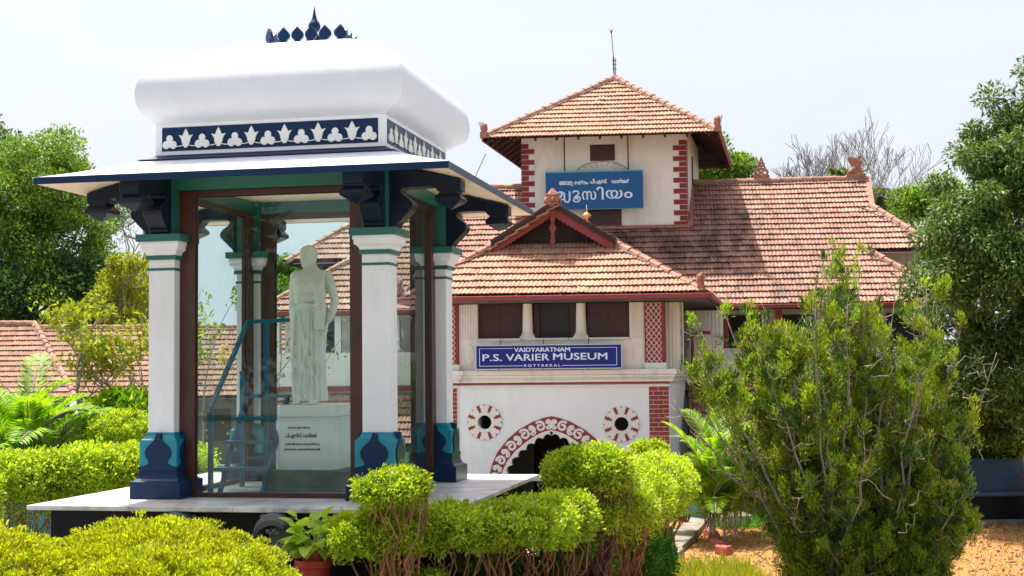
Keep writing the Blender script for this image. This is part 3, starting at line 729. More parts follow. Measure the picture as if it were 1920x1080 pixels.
# ------------------------------------------------------------------ clay tile roofs
TW, TE = 0.215, 0.32
NS = 8
def tile_local(x0=0.0, x1=TW, clamp=None):
    """one interlocking tile: columns of (x, height)"""
    out = []
    for i in range(NS + 1):
        x = TW * i / NS
        h = 0.026 * (0.5 - 0.5 * math.cos(4 * math.pi * i / NS)) + (0.006 if i in (0, 1) else 0)
        out.append((x, h))
    return out
TC = tile_local()
def tile_mesh(name, mat):
    mb = MB(); 
    top = [(x, TE + .06, h + .002) for x, h in TC]; lo = [(x, 0, h + .055) for x, h in TC]; un = [(x, .035, h + .006) for x, h in TC]
    mb.rings([top, lo, un], False, closed=False)
    return mb.mesh(name, mat, fix=False)
def frame_of(o, a, s):
    a = Vector(a).normalized(); s = Vector(s).normalized(); n = a.cross(s).normalized()
    return Matrix(((a.x, s.x, n.x, o[0]), (a.y, s.y, n.y, o[1]), (a.z, s.z, n.z, o[2]), (0, 0, 0, 1)))
def tile_plane(parent, fr, smax, lim, mat, budget=0, name='roof_tiles', skip=None, tme=None):
    """tiles on the plane of matrix fr (x along eave, y up slope); lim(y) -> (x0, x1); budget full tiles become objects, nearest eave first"""
    mb_v, mb_f = [], []
    nrow = int(smax / TE + 0.999); singles = 0
    for r in range(nrow):
        y = r * TE
        a, b_ = lim(min(y + TE * .5, smax))
        k0 = math.floor(a / TW) - 1; k1 = math.ceil(b_ / TW) + 1
        for k in range(k0, k1):
            x = k * TW + (TW / 2 if r % 2 else 0)
            if skip and skip(x + TW / 2, y + TE / 2): continue
            l0, h0 = lim(max(0, y)); l1, h1 = lim(min(smax, y + TE + .06))
            if x + TW <= max(l0, l1) - .02 and x + TW <= min(l0, l1) + .02: continue
            if x >= max(h0, h1) - .02: continue
            full = x >= max(l0, l1) and x + TW <= min(h0, h1) and y + TE <= smax
            jx, jr, jz = random.uniform(-.005, .005), random.uniform(-.012, .012), random.uniform(-.002, .006)
            jz += .008 * math.sin(x * .9 + y * .7)
            if random.random() < .04: jr *= 3.5; jz += .012
            if full and singles < budget:
                o = bpy.data.objects.new('tile', tme); COL.objects.link(o); o.parent = parent
                o.matrix_local = fr @ Matrix.Translation((x + jx, y, jz)) @ Matrix.Rotation(jr, 4, 'Z')
                singles += 1; continue
            n = len(mb_v); ytop = min(y + TE + .06, smax + .02)
            for rowi, (yy_, dz) in enumerate(((ytop, .002), (y, .055), (y + .035, .006))):
                lo_, hi_ = lim(max(0, min(smax, yy_)))
                for xx, h in TC:
                    px = min(max(x + xx + jx - jr * (yy_ - y), lo_), hi_)
                    mb_v.append(tuple(fr @ Vector((px, yy_, h + dz + jz))))
            for q in range(2):
                for j in range(NS):
                    i0 = n + q * (NS + 1) + j
                    mb_f.append((i0, i0 + 1, i0 + NS + 2, i0 + NS + 1)[::-1])
    if mb_f:
        me = bpy.data.meshes.new(name); me.from_pydata(mb_v, [], mb_f); me.materials.append(mat); me.update()
        link(name, me, parent, kind='stuff')
    return singles
def tri_tiles(parent, A, B, T, mat, budget=0, tme=None):
    A, B, T = Vector(A), Vector(B), Vector(T); a = (B - A).normalized(); n = a.cross(T - A).normalized(); s_ = n.cross(a)
    L = (B - A).length; ta, ts = (T - A).dot(a), (T - A).dot(s_)
    tile_plane(parent, frame_of(A, a, s_), ts, lambda q: (ta * q / ts, L - (L - ta) * q / ts), mat, budget, 'roof_tiles', None, tme)
tme_P = tile_mesh('tile', M_tileP); tme_L = tile_mesh('tile', M_tileL)
mb = MB()
for i, (y, r, dz) in enumerate(((0, .115, .012), (.03, .118, .014), (.31, .10, 0), (.38, .098, -.004))):
    pass
rs = []
for y, r in ((0, .125), (.045, .125), (.046, .108), (.385, .100)):
    rs.append([(r * math.cos(a), y, r * .85 * math.sin(a)) for a in [math.pi * (-.12 + 1.24 * j / 8) for j in range(9)]])
mb.rings([[(p[0] * .88, p[1], p[2] * .86) for p in rs[0]]] + rs, False, closed=False)
me_ridge = mb.mesh('ridge_tile', M_ridge)
def ridge_line(parent, A, B, up=(0, 0, 1), mortar=True, step=.335):
    A, B = Vector(A), Vector(B); d = (B - A); L = d.length; d.normalize()
    x = d.cross(Vector(up)).normalized(); z = x.cross(d).normalized(); n = max(1, int(L / step))
    for i in range(n):
        p = A + d * (L * i / n)
        o = bpy.data.objects.new('ridge_tile', me_ridge); COL.objects.link(o); o.parent = parent
        tl = Matrix.Rotation(random.uniform(-.03, .03), 4, 'X')
        o.matrix_local = Matrix(((x.x, d.x, z.x, p.x), (x.y, d.y, z.y, p.y), (x.z, d.z, z.z, p.z + random.uniform(-.006, .006)), (0, 0, 0, 1))) @ tl
    if mortar:
        mb = MB(); k = max(3, int(L / .12)); ring = []
        for i in range(k + 1):
            p = A + d * (L * i / k) - z * .03
            w = .135 + random.uniform(-.02, .025); h = .05 + random.uniform(-.012, .012)
            ring.append([p - x * w - z * .05, p - x * w + z * h * .3, p + z * h, p + x * w + z * h * .3, p + x * w - z * .05])
        mb.rings(ring); part('ridge_mortar', mb, M_mortar, parent)

MO = Vector((0, 34, 0)); MR = -0.107
mus = thing('museum_building', 'two storey museum with tiled roofs, square tower and arched red and white porch', 'museum', MO, MR)
UC = 0.88                                                     # centre line of the porch
# --- porch ground storey wall with arch and two round openings
def arch_half(pts): return pts + [(2 * .845 - a, b_) for a, b_ in pts[::-1][1:]]
def px(x, y): return (.845 + (x - 1034.5) / 76.5, 2.30 - (y - 780.5) / 75.7)
outer = [px(*p) for p in ((905, 935), (911, 905), (920, 870), (930, 848), (950, 823), (971.7, 805), (998, 790.5), (1018, 783.5), (1034.5, 780))]
inner = [px(*p) for p in ((930, 935), (933, 905), (941, 880), (949, 865), (964, 846), (986, 828), (1006, 815), (1022, 808.5), (1034.5, 806))]
outer[0] = (outer[0][0], 0.0); inner[0] = (inner[0][0], 0.0)
# scalloped opening edge
def resample(pts, n):
    P = [Vector(p) for p in pts]; L = [0]
    for a, b_ in zip(P[:-1], P[1:]): L.append(L[-1] + (b_ - a).length)
    o_ = []
    for i in range(n + 1):
        t = L[-1] * i / n; k = max(j for j in range(len(L)) if L[j] <= t + 1e-9); k = min(k, len(P) - 2)
        f = (t - L[k]) / (L[k + 1] - L[k]); o_.append(P[k].lerp(P[k + 1], f))
    return o_
base_in = resample(inner[1:], 7)
scal = [(inner[0][0] + .13, 0.0), (inner[0][0] + .13, inner[1][1] - .05)]
for i in range(7):
    a, b_ = base_in[i], base_in[i + 1]; d = (b_ - a).normalized(); n_ = Vector((d.y, -d.x))
    for j in range(7):
        t = j / 6
        off = .15 - .085 * math.sin(math.pi * t)
        p = a.lerp(b_, t) + n_ * off
        scal.append((min(p.x, .845), p.y))
scal += [(.80, 1.90), (.83, 1.93), (.845, 2.0)]
opening = arch_half(scal); band_o = arch_half(outer); band_i = arch_half(inner)
U0, U1 = -2.02, 3.78
wall_loops = [[(U0, -.3), (U1, -.3), (U1, 3.1), (U0, 3.1)]]
def with_floor(lp): return lp
wallshape = [(U0, 0.0)] + opening + [(U1, 0.0), (U1, 3.1), (U0, 3.1)]
rounds = [(-.83, 2.165), (2.585, 2.10)]
me = shape2d('porch_wall', [wallshape] + [circ(cx, cz, .175, 32) for cx, cz in rounds], 0.30, M_wall)
pw = link('porch_wall', me, mus, (0, 1.3, 0))
bandshape = band_o + band_i[::-1]
link('arch_band', shape2d('arch_band', [bandshape], 0.022, M_red), pw, (0, -0.301, 0))
rimshape = [p for p in band_i] + [(a, b_) for a, b_ in opening[::-1]]
link('arch_rim', shape2d('arch_rim', [rimshape], 0.035, M_relief), pw, (0, -0.301, 0))
# scroll relief: s-curves following the band
mb = MB()
mid_o, mid_i = resample(outer[1:], 5), resample(inner[1:], 5)
def spiral(mb, c, r, a0, turns, w, sgn):
    pts = []
    for i in range(15):
        t = i / 14; rr = r * (1 - .80 * t); a = a0 + sgn * turns * 2 * math.pi * t
        pts.append((c.x + rr * math.cos(a), c.y + rr * math.sin(a)))
    ribbon(mb, pts, w, -.012 - random.uniform(0, .003), 0)
for side in (1, -1):
    q = []
    for i in range(5):
        c = (mid_o[i] + mid_o[i + 1] + mid_i[i] + mid_i[i + 1]) / 4
        d = (mid_o[i + 1] - mid_o[i]).normalized(); n_ = Vector((-d.y, d.x)); w = (mid_o[i] - mid_i[i]).length
        ang = math.atan2(d.y, d.x)
        c1 = c - d * .07; c2 = c + d * .15 + n_ * .05; c3 = c + d * .14 - n_ * .065
        for cc, r_, a0, tr, sg, wd in ((c1, w * .40, ang + 2.2, 1.3, -1, .060), (c2, w * .20, ang - .4, 1.1, 1, .042), (c3, w * .19, ang + 2.8, 1.1, 1, .042)):
            c_ = cc if side > 0 else Vector((2 * .845 - cc.x, cc.y))
            spiral(mb, c_, r_, a0 if side > 0 else math.pi - a0, tr, wd, sg * side)
        for da, ln in ((.5, .14), (1.1, .12), (-.4, .15), (-1.0, .12)):
            s0 = c + d * .23; e0 = s0 + (d * math.cos(da) + n_ * math.sin(da)) * ln * -1
            m0 = (s0 + e0) / 2 + n_ * .012
            pp = [s0, m0, e0] if side > 0 else [Vector((2 * .845 - v.x, v.y)) for v in (s0, m0, e0)]
            ribbon(mb, [tuple(v) for v in pp], .055, -.011 - random.uniform(0, .004), 0)
link('scroll_relief', mb.mesh('scroll_relief', M_relief), pw, (0, -.3235, 0))
# roundels
petal = union_polar([(0, -.06, .05), (-.055, .052, .052), (.055, .052, .052), (0, 0, .055), (-.045, -.03, .038), (.045, -.03, .038)], 56)
me_pt = shape2d('roundel_petal', [petal], 0.02, M_relief)
for i, (cx, cz) in enumerate(rounds):
    ro = link('roundel', shape2d('roundel', [circ(0, 0, .437, 48), circ(0, 0, .18, 32)], 0.02, M_red), pw, (cx, -.301, cz))
    link('roundel_ring', shape2d('roundel_ring', [circ(0, 0, .262, 40), circ(0, 0, .176, 32)], 0.045, M_relief), ro, (0, -.0, 0))
    mb = MB()
    for k in range(28):
        a = 2 * math.pi * k / 28; mb.blob((.222 * math.cos(a), -.046, .222 * math.sin(a)), (.014, .01, .014), 6, 4)
    link('bead_ring', mb.mesh('bead_ring', M_relief), ro, kind='stuff')
    for k in range(8):
        a = math.pi / 4 * k; rr = .335
        link('roundel_petal', me_pt, ro, (rr * math.sin(a), -.0205, rr * math.cos(a)), (0, a, 0), (1.12, 1, 1.05))
# scallop-edged red string course under the cornice
mb = MB(); mb.box(U0 + .0, U1 - .5, .955, 1.0, 3.03, 3.085); mb.box(3.25, 3.80, .90, .999, 3.03, 3.085); mb.box(-2.05, -1.50, .90, .999, 3.03, 3.085)
part('white_course', mb, M_relief, mus)
mb = MB(); n = 76
for i in range(n):
    cx = -1.5 + (4.75) * (i + .5) / n
    mb.prism([(cx - .031, 3.15), (cx - .031, 3.118)] + [(cx + .031 * math.sin(a), 3.118 - .022 * math.cos(a)) for a in (-1, -.5, 0, .5, 1)] + [(cx + .031, 3.118), (cx + .031, 3.15)], .93, .956)
for k0, k1 in ((3.25, 3.80), (-2.05, -1.5)):
    for i in range(9):
        cx = k0 + (k1 - k0) * (i + .5) / 9
        mb.prism([(cx - .03, 3.15), (cx - .03, 3.118)] + [(cx + .03 * math.sin(a), 3.118 - .022 * math.cos(a)) for a in (-1, -.5, 0, .5, 1)] + [(cx + .03, 3.118), (cx + .03, 3.15)], .87, .899)
part('scallop_course', mb, M_red, mus)
mb = MB()
def cornice(x0, x1, y0, yb):
    for z0, z1, o_ in ((3.085, 3.15, .0), (3.15, 3.22, .09), (3.225, 3.26, .12), (3.265, 3.33, .15), (3.335, 3.455, .19)):
        mb.box(x0 - (o_ if x1 - x0 < 1 else 0), x1 + (o_ if x1 - x0 < 1 else 0), y0 - o_ - .001, yb, z0, z1)
cornice(-1.50, 3.25, .98, 1.3); cornice(3.26, 3.78, .92, 1.31); cornice(-2.02, -1.51, .92, 1.31)
for z0, z1, o_ in ((3.10, 3.149, .02), (3.15, 3.22, .07), (3.225, 3.26, .10), (3.265, 3.33, .13), (3.335, 3.455, .17)): mb.rings([[(3.70, 1.312, z), (3.80 + o_, 1.312, z), (4.30 + o_, 5.6, z), (4.2, 5.6, z)] for z in (z0, z1)])
part('cornice', mb, M_wallc, mus, bevel=0.006)
# brick-faced corner pilasters
for cx0, cx1 in ((3.26, 3.78), (-2.02, -1.50)):
    mb = MB(); mb.box(cx0, cx1, .945, .999, 0, 3.028); pil = part('corner_pilaster', mb, M_relief, mus)
    zb = 3.015; r = 0
    while zb > .15:
        w = cx1 - cx0; xs_ = [cx0 + .012, cx0 + w * .47, cx1 - .012] if r % 2 == 0 else [cx0 + .012, cx0 + w * .24, cx0 + w * .72, cx1 - .012]
        for a, b_ in zip(xs_[:-1], xs_[1:]):
            q = MB(); q.box(a + .006, b_ - .006, .931 + random.uniform(-.002, .002), .944, zb - .094, zb)
            part('brick', q, M_brick, pil)
        zb -= .1105; r += 1
# porch shell: side walls, first floor slab, passage interior
for x0, x1 in ((3.50, 3.778), (-2.018, -1.74)):
    mb = MB(); mb.rings([[(x0, 1.301, z), (x1, 1.301, z), (x1 + .50, 5.6, z), (x0 + .50, 5.6, z)] for z in (0, 3.1)]); part('side_wall', mb, M_wall, mus)
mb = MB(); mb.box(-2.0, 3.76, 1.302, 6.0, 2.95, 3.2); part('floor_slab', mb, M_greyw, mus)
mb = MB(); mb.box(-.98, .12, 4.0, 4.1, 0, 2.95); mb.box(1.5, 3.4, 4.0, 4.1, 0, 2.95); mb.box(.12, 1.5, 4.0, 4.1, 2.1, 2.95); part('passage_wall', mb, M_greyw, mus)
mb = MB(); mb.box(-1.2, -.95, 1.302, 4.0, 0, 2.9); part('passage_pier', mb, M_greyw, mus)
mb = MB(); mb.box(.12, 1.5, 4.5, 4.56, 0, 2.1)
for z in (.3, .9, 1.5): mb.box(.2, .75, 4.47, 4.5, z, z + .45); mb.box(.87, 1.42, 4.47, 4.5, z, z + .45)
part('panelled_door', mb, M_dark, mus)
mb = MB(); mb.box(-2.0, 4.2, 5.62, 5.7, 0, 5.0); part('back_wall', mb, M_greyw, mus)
# --- porch upper storey
Z0, ZS, ZT = 3.456, 4.20, 5.12
mb = MB(); mb.box(-1.46, 3.19, 1.0, 1.2, Z0, ZS); mb.box(-1.46, -.99, .999, 1.25, Z0, ZT); mb.box(2.82, 3.19, .999, 1.25, Z0, ZT)
part('upper_wall', mb, M_wallc, mus)
mb = MB()
for x0, x1 in ((-.99, .12), (.12, 1.3), (1.3, 2.82)): mb.box(x0 + .01, x1 - .01, .93, 1.24, ZS, ZS + .055)
mb.box(-.8, .25, .94, .999, 3.60, 3.62)
part('sill', mb, M_wallc, mus, bevel=0.004)
for cx in (.27, 1.61):
    mb = MB(); mb.box(cx - .19, cx + .19, .95, 1.2, ZS + .056, ZS + .10)
    mb.lathe([(.175, ZS + .10), (.175, ZS + .13), (.15, ZS + .15), (.16, ZS + .17), (.14, ZS + .19), (.135, ZS + .22), (.115, ZT)], cx, 1.08, 20)
    part('column', mb, M_wallc, mus, smooth=False, bevel=0.004)
for cx in (.045, .555, 1.38, 1.835): pass
for x0, x1, open_ in ((-.99, .12, 0), (.42, 1.46, 1), (1.76, 2.82, 0)):
    mb = MB()
    if open_:
        mb.box(x0, x0 + .13, 1.2, 1.24, ZS, ZT); mb.box(x1 - .13, x1, 1.2, 1.24, ZS, ZT); mb.box(x0 + .13, x1 - .13, 1.2, 1.24, ZS, ZS + .05)
        w = part('window', mb, M_shut, mus)
        mb = MB(); mb.box(x0 + .13, x1 - .13, 1.26, 1.265, ZS, ZT); part('pane', mb, M_dark, w)
    else:
        mb.box(x0, x1, 1.2, 1.22, ZS, ZT); w = part('window', mb, M_shut, mus)
        for k in range(2):
            q = MB(); a = x0 + .04 + k * (x1 - x0 - .04) / 2; q.box(a, a + (x1 - x0) / 2 - .06, 1.185, 1.199, ZS + .09, ZT - .05); part('shutter_panel', q, M_shut, w)
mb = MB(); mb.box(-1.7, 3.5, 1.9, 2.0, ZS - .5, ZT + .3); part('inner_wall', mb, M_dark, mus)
# fluted pilasters with oval panels, lattice piers
for x0, x1 in ((-1.42, -1.02), (2.85, 3.17)):
    mb = MB(); n = 6; w = (x1 - x0)
    for i in range(n):
        a = x0 + w * (i + .2) / n; mb.box(a, a + w * .55 / n, .975, .998, ZS + .02, ZT)
    part('fluting', mb, M_wallc, mus, bevel=0.004)
    cx, cz = (x0 + x1) / 2, Z0 + .40
    ell = [(cx + .15 * math.cos(a), cz + .26 * math.sin(a)) for a in np.linspace(0, 2 * math.pi, 32, endpoint=False)]
    eli = [(cx + .13 * math.cos(a), cz + .235 * math.sin(a)) for a in np.linspace(0, 2 * math.pi, 32, endpoint=False)]
    link('oval_panel', shape2d('oval_panel', [ell, eli], .018, M_wallc), mus, (0, .999, 0))
for x0, x1 in ((3.20, 3.69), (-1.90, -1.47)):
    mb = MB(); mb.box(x0, x1, .93, 1.25, Z0 + .16, ZT); pr = part('lattice_pier', mb, M_red, mus)
    mb = MB(); mb.box(x0 - .02, x1 + .03, .90, 1.252, Z0, Z0 + .158); part('pier_base', mb, M_relief, pr, bevel=.005)
    mb = MB(); H = ZT - Z0 - .18; zb = Z0 + .17; xa, xb = x0 + .03, x1 - .08; W_ = xb - xa; st_ = W_ / 3.0
    for k in range(-12, 22):
        for sg in (1, -1):
            # line x = xa + t, z = zb + k*st_ + sg*t clipped to the panel
            z_0 = zb + k * st_ * 1.25; t0, t1 = 0, W_
            if sg > 0: t0 = max(t0, (zb - z_0) / 1.25); t1 = min(t1, (zb + H - z_0) / 1.25)
            else: t0 = max(t0, (z_0 - zb - H) / 1.25); t1 = min(t1, (z_0 - zb) / 1.25)
            if t1 - t0 > .03: ribbon(mb, [(xa + t0, z_0 + sg * 1.25 * t0), (xa + t1, z_0 + sg * 1.25 * t1)], .013, .922 - (.001 if sg > 0 else 0), .929)
    part('lattice', mb, M_relief, pr)
# cream ribbed return behind the pier, and side of upper storey
mb = MB()
for i in range(5): mb.box(3.71 + i * .09, 3.78 + i * .09, 1.3 + i * .02, 1.36 + i * .02, Z0, ZT)
mb.box(3.70, 4.16, 1.38, 1.42, Z0, ZT)
part('ribbed_return', mb, M_wallc, mus)
mb = MB()
for i in range(9): mb.box(4.35 + i * .1, 4.435 + i * .1, 3.9, 3.94, 3.5, 5.0)
mb.box(4.33, 5.25, 3.945, 3.97, 3.5, 5.0); part('corrugated_screen', mb, M_wallc, mus)
mb = MB(); mb.tube([(4.9, 3.5, 4.4), (4.55, 3.45, 4.4), (4.42, 3.4, 4.3), (4.40, 3.4, 3.2), (4.40, 3.4, 1.2)], .045, 8); part('drain_pipe', mb, M_gutter, mus, smooth=True)

# --- porch roof
AF = math.atan(.69); AS = math.atan(.61); ZE = 5.285; HW = 3.82
VG = 2.05; zg = ZE + .69 * VG; ug = (zg - ZE) / .61; ZR = ZE + .61 * HW
pr = part('porch_roof', (lambda q: (q.quad((UC - HW, 0, ZE - .03), (UC + HW, 0, ZE - .03), (UC + HW - ug, VG, zg - .03), (UC - HW + ug, VG, zg - .03)),
        q.quad((UC + HW, 0, ZE - .03), (UC + HW + .84, 8.6, ZE - .03), (UC + .6, 8.6, ZR - .03), (UC, VG - .2, ZR - .03), (UC + HW - ug, VG, zg - .03)),
        q.quad((UC - HW, 0, ZE - .03), (UC - HW + ug, VG, zg - .03), (UC, VG - .2, ZR - .03), (UC + .6, 8.6, ZR - .03), (UC - HW + .84, 8.6, ZE - .03)), q)[-1])(MB()), M_rafter, mus)
fr = frame_of((UC - HW, 0, ZE), (1, 0, 0), (0, math.cos(AF), math.sin(AF)))
SM = VG / math.cos(AF)
tile_plane(pr, fr, SM, lambda s: (ug / VG * s * math.cos(AF), 2 * HW - ug / VG * s * math.cos(AF)), M_tileP, 300, 'roof_tiles', None, tme_P)
VL = 7.6
SKV = Vector((.1, 1, 0)).normalized(); SKN = Vector((-SKV.y, SKV.x, 0))
fr = frame_of((UC + HW, 0, ZE), SKV, SKN * math.cos(AS) + Vector((0, 0, math.sin(AS))))
tile_plane(pr, fr, HW / math.cos(AS), lambda s: (min(VG / ug * s * math.cos(AS), VG - .25), min(8.4, 5.3 + s * math.cos(AS) * .75)), M_tileP)
fr = frame_of((UC - HW + .84, 8.4, ZE), -SKV, -SKN * math.cos(AS) + Vector((0, 0, math.sin(AS))))
tile_plane(pr, fr, HW / math.cos(AS), lambda s: (max(0, 8.4 - (5.3 + s * math.cos(AS) * .75)), 8.4 - min(VG / ug * s * math.cos(AS), VG - .25)), M_tileP)
ridge_line(pr, (UC + HW - .1, .1, ZE + .05), (UC + HW - ug - .02, VG, zg + .06)); ridge_line(pr, (UC - HW + .1, .1, ZE + .05), (UC - HW + ug + .02, VG, zg + .06))
ridge_line(pr, (UC, VG, ZR + .05), (UC + .6, 8.3, ZR + .05))
# gablet: barge boards, rafters, king post, mask finial
gv = 1.80; gz = ZR + .02
def barge(sgn):
    L_ = ug + 0; P0 = (UC, gz - .02); sl = .61; top, bot = [], []
    ext = HW - ug + .05; n = 15
    for i in range(n * 4 + 1):
        x = ext * i / (n * 4); zt = P0[1] - sl * x; ph = (i % 4) / 4.0
        top.append((UC + sgn * x, zt)); bot.append((UC + sgn * x, zt - .20 - .035 * abs(math.sin(math.pi * ph))))
    return top + bot[::-1]
for sgn in (-1, 1):
    q = MB(); q.prism(barge(sgn), gv - .05, gv); part('barge_board', q, M_timber, pr)
    q = MB(); ext = HW - ug + .1
    q.beam((UC, gv - .06, gz + .02), (UC + sgn * ext, gv - .06, gz + .02 - .61 * ext), .10, .07); q.beam((UC, gv - .09, gz + .10), (UC + sgn * ext, gv - .09, gz + .10 - .61 * ext), .09, .07)
    part('verge_rafter', q, M_rafter, pr)
    fr = frame_of((UC + sgn * ext, gv - .1, gz + .10 - .61 * ext), (0, sgn, 0), (-sgn * math.cos(AS), 0, math.sin(AS)))
    for j in range(6):
        s = .3 * j; q = MB(); c0 = fr @ Vector((0 if sgn > 0 else -.35, s, .06 + .012 * (j % 2)))
        part('verge_tile', (lambda m_: (m_.rings([[fr @ Vector((x, s, .055)), fr @ Vector((x, s + .36, .03)), fr @ Vector((x, s + .36, .0)), fr @ Vector((x, s, .02))] for x in ((0, .38) if sgn > 0 else (-.38, 0))]), m_)[1])(q), M_ridge, pr)
kp = [(.055, 0), (.055, -.28), (.075, -.32), (.04, -.36), (.035, -.42), (.06, -.46), (.085, -.52), (.08, -.58), (.045, -.66), (.03, -.72), (.08, -.76), (.03, -.79), (.05, -.83), (.07, -.89), (.055, -.94), (.03, -.98), (.0, -1.0)]
kpl = [(UC + a, gz - .05 + b_ * .93) for a, b_ in kp] + [(UC - a, gz - .05 + b_ * .93) for a, b_ in kp[::-1]]
q = MB(); q.prism(kpl, gv - .10, gv - .051); part('king_post', q, M_timber, pr)
q = MB(); q.quad((UC - HW + ug, VG + .3, zg), (UC + HW - ug, VG + .3, zg), (UC, VG + .3, ZR)); part('gable_infill', q, M_rafter, pr)
q = MB(); rs = []
for z, w, d in ((0, .19, .15), (.05, .22, .17), (.11, .17, .14), (.15, .21, .16), (.22, .215, .17), (.27, .16, .13), (.31, .18, .13), (.37, .12, .10), (.43, .07, .06), (.49, .02, .02)):
    rs.append([(UC + w * math.cos(a) * (1 + .12 * math.sin(7 * a + z * 20)), gv + .02 + d * math.sin(a) * (1 + .1 * math.sin(5 * a)), ZR + .02 + z) for a in np.linspace(0, 2 * math.pi, 20, endpoint=False)])
q.rings(rs)
for sx in (-1, 1):
    q.blob((UC + sx * .075, gv - .15, ZR + .26), (.035, .03, .035), 8, 6); q.blob((UC + sx * .19, gv - .02, ZR + .16), (.05, .04, .07), 8, 6)
    q.tube([(UC + sx * .03, gv - .17, ZR + .32), (UC + sx * .12, gv - .14, ZR + .35), (UC + sx * .17, gv - .08, ZR + .30)], [.02, .025, .012], 6)
q.blob((UC, gv - .17, ZR + .19), (.035, .05, .045), 8, 6); q.blob((UC, gv - .15, ZR + .10), (.10, .04, .03), 10, 6)
part('mask_finial', q, M_terra, pr)
mb = MB(); mb.lathe([(.02, ZR + .1), (.05, ZR + .13), (.025, ZR + .2), (.12, ZR + .27), (.14, ZR + .31), (.10, ZR + .36), (.03, ZR + .40), (.02, ZR + .47), (.003, ZR + .62)], UC + .62, 6.6, 14); part('brass_finial', mb, M_brass, pr, smooth=True)
# gutter and fascia of the porch
mb = MB()
for (a, b_) in (((UC - HW - .03, -.06), (UC + HW + .06, -.06)), ((UC + HW + .065, .0), (UC + HW + .56, 5.0)), ((UC - HW + .48, 5.0), (UC - HW - .03, .0))):
    mb = MB(); mb.beam((a[0], a[1], ZE - .075), (b_[0], b_[1], ZE - .075), .11, .12); part('gutter', mb, M_gutter, pr, bevel=.02)
for x in np.arange(UC - HW + .4, UC + HW, .95):
    q = MB(); q.box(x, x + .03, -.125, -.0, ZE - .14, ZE - .01); part('gutter_strap', q, M_gutter, pr)
mb = MB(); mb.quad((UC - HW, .0, ZE - .14), (UC + HW, 0, ZE - .14), (UC + HW + .55, 5.5, ZE - .135), (UC - HW, 5.5, ZE - .135)); part('soffit', mb, M_greyw, pr)
def scroll_finial(parent, x, y, z, s=1.0, flip=1):
    q = MB(); q.box(x - .09 * s, x + .09 * s, y - .08 * s, y + .08 * s, z, z + .16 * s)
    P_ = [(x + flip * .0, y, z + .14 * s), (x - flip * .03 * s, y, z + .24 * s), (x - flip * .02 * s, y, z + .36 * s), (x + flip * .03 * s, y, z + .44 * s)]
    q.tube(P_, [.07 * s, .09 * s, .085 * s, .02 * s], 8)
    for k in range(5): q.blob((x + flip * (.05 + .012 * k) * s, y - .03, z + (.20 + .055 * k) * s), (.03 * s, .03 * s, .022 * s), 6, 4)
    q.blob((x - flip * .06 * s, y - .03 * s, z + .09 * s), (.05 * s, .05 * s, .06 * s), 8, 5)
    part('scroll_finial', q, M_terra, parent)
scroll_finial(pr, UC + HW - .12, .1, ZE + .02, 1.05); scroll_finial(pr, UC - HW + .12, .1, ZE + .02, 1.05, -1)

# --- main roof (front slope, one plane; left and right hips)
VE, ZM, TA = 5.2, 5.19, .70; AM = math.atan(TA); VR = 11.17; ZRM = ZM + TA * (VR - VE)
def main_lim(v):
    if v < 7.45: return (-8.05 + (v - 5.2) * 1.05, 11.75 - (v - 5.2) * .96)
    if v < 9.72: return (-7.75 + (v - 7.45) * .9, 11.70 - (v - 7.45) * .73)
    return (-5.72, 10.06 + (v - 9.72) * .07)
q = MB()
for v0, v1 in ((5.2, 7.449), (7.451, 9.719), (9.721, VR)):
    a, b_ = main_lim(v0 + .0005), main_lim(v1 - .0005); z0, z1 = ZM + TA * (v0 - VE) - .03, ZM + TA * (v1 - VE) - .03
    q.quad((a[0], v0, z0), (a[1], v0, z0), (b_[1], v1, z1), (b_[0], v1, z1))
q.quad((-5.72, VR, ZRM - .03), (10.16, VR, ZRM - .03), (11.7, 17.1, ZM), (-7.7, 17.1, ZM))
q.quad((10.06, 9.72, 8.33), (10.16, VR, ZRM - .03), (10.06, 12.6, 8.33)); q.quad((10.06, 9.72, 8.33), (10.06, 12.6, 8.33), (11.7, 14.9, 6.74), (11.7, 7.45, 6.74))
q.quad((-5.72, 9.72, 8.33), (-5.72, VR, ZRM - .03), (-5.72, 12.6, 8.33)); q.quad((-5.72, 9.72, 8.33), (-5.72, 12.6, 8.33), (-7.75, 14.9, 6.74), (-7.75, 7.45, 6.74))
q.quad((9.6, 7.3, 6.64), (11.75, 5.2, 5.16), (11.75, 17, 5.16), (9.6, 15, 6.64)); q.quad((-5.7, 7.3, 6.64), (-8.05, 5.2, 5.16), (-8.05, 17, 5.16), (-5.7, 15, 6.64))
mr = part('main_roof', q, M_rafter, mus)
fr = frame_of((0, VE, ZM), (1, 0, 0), (0, math.cos(AM), math.sin(AM)))
TWU0, TWU1, TWV = -.61, 4.44, 8.8
def skipm(x, s):
    v = VE + s * math.cos(AM)
    if TWU0 + .05 < x < TWU1 - .05 and v > TWV: return True
    zz = ZM + TA * (v - VE); wpr = (ZR - zz) / .61
    return wpr > 0.25 and abs(x - UC) < wpr - .25
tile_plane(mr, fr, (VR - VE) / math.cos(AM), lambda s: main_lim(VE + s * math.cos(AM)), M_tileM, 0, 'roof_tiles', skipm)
fr = frame_of((11.66, 7.45, 6.77), (0, 1, 0), (-math.cos(R(38)), 0, math.sin(R(38))))
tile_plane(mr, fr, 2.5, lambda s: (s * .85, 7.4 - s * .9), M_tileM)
ridge_line(mr, (TWU1 + .25, VR, ZRM + .05), (10.16, VR, ZRM + .05)); ridge_line(mr, (-5.72, VR, ZRM + .05), (TWU0 - .2, VR, ZRM + .05))
ridge_line(mr, (11.68, 7.47, 6.80), (10.06, 9.72, 8.40)); ridge_line(mr, (11.73, 5.25, 5.22), (9.55, 7.5, 6.86))
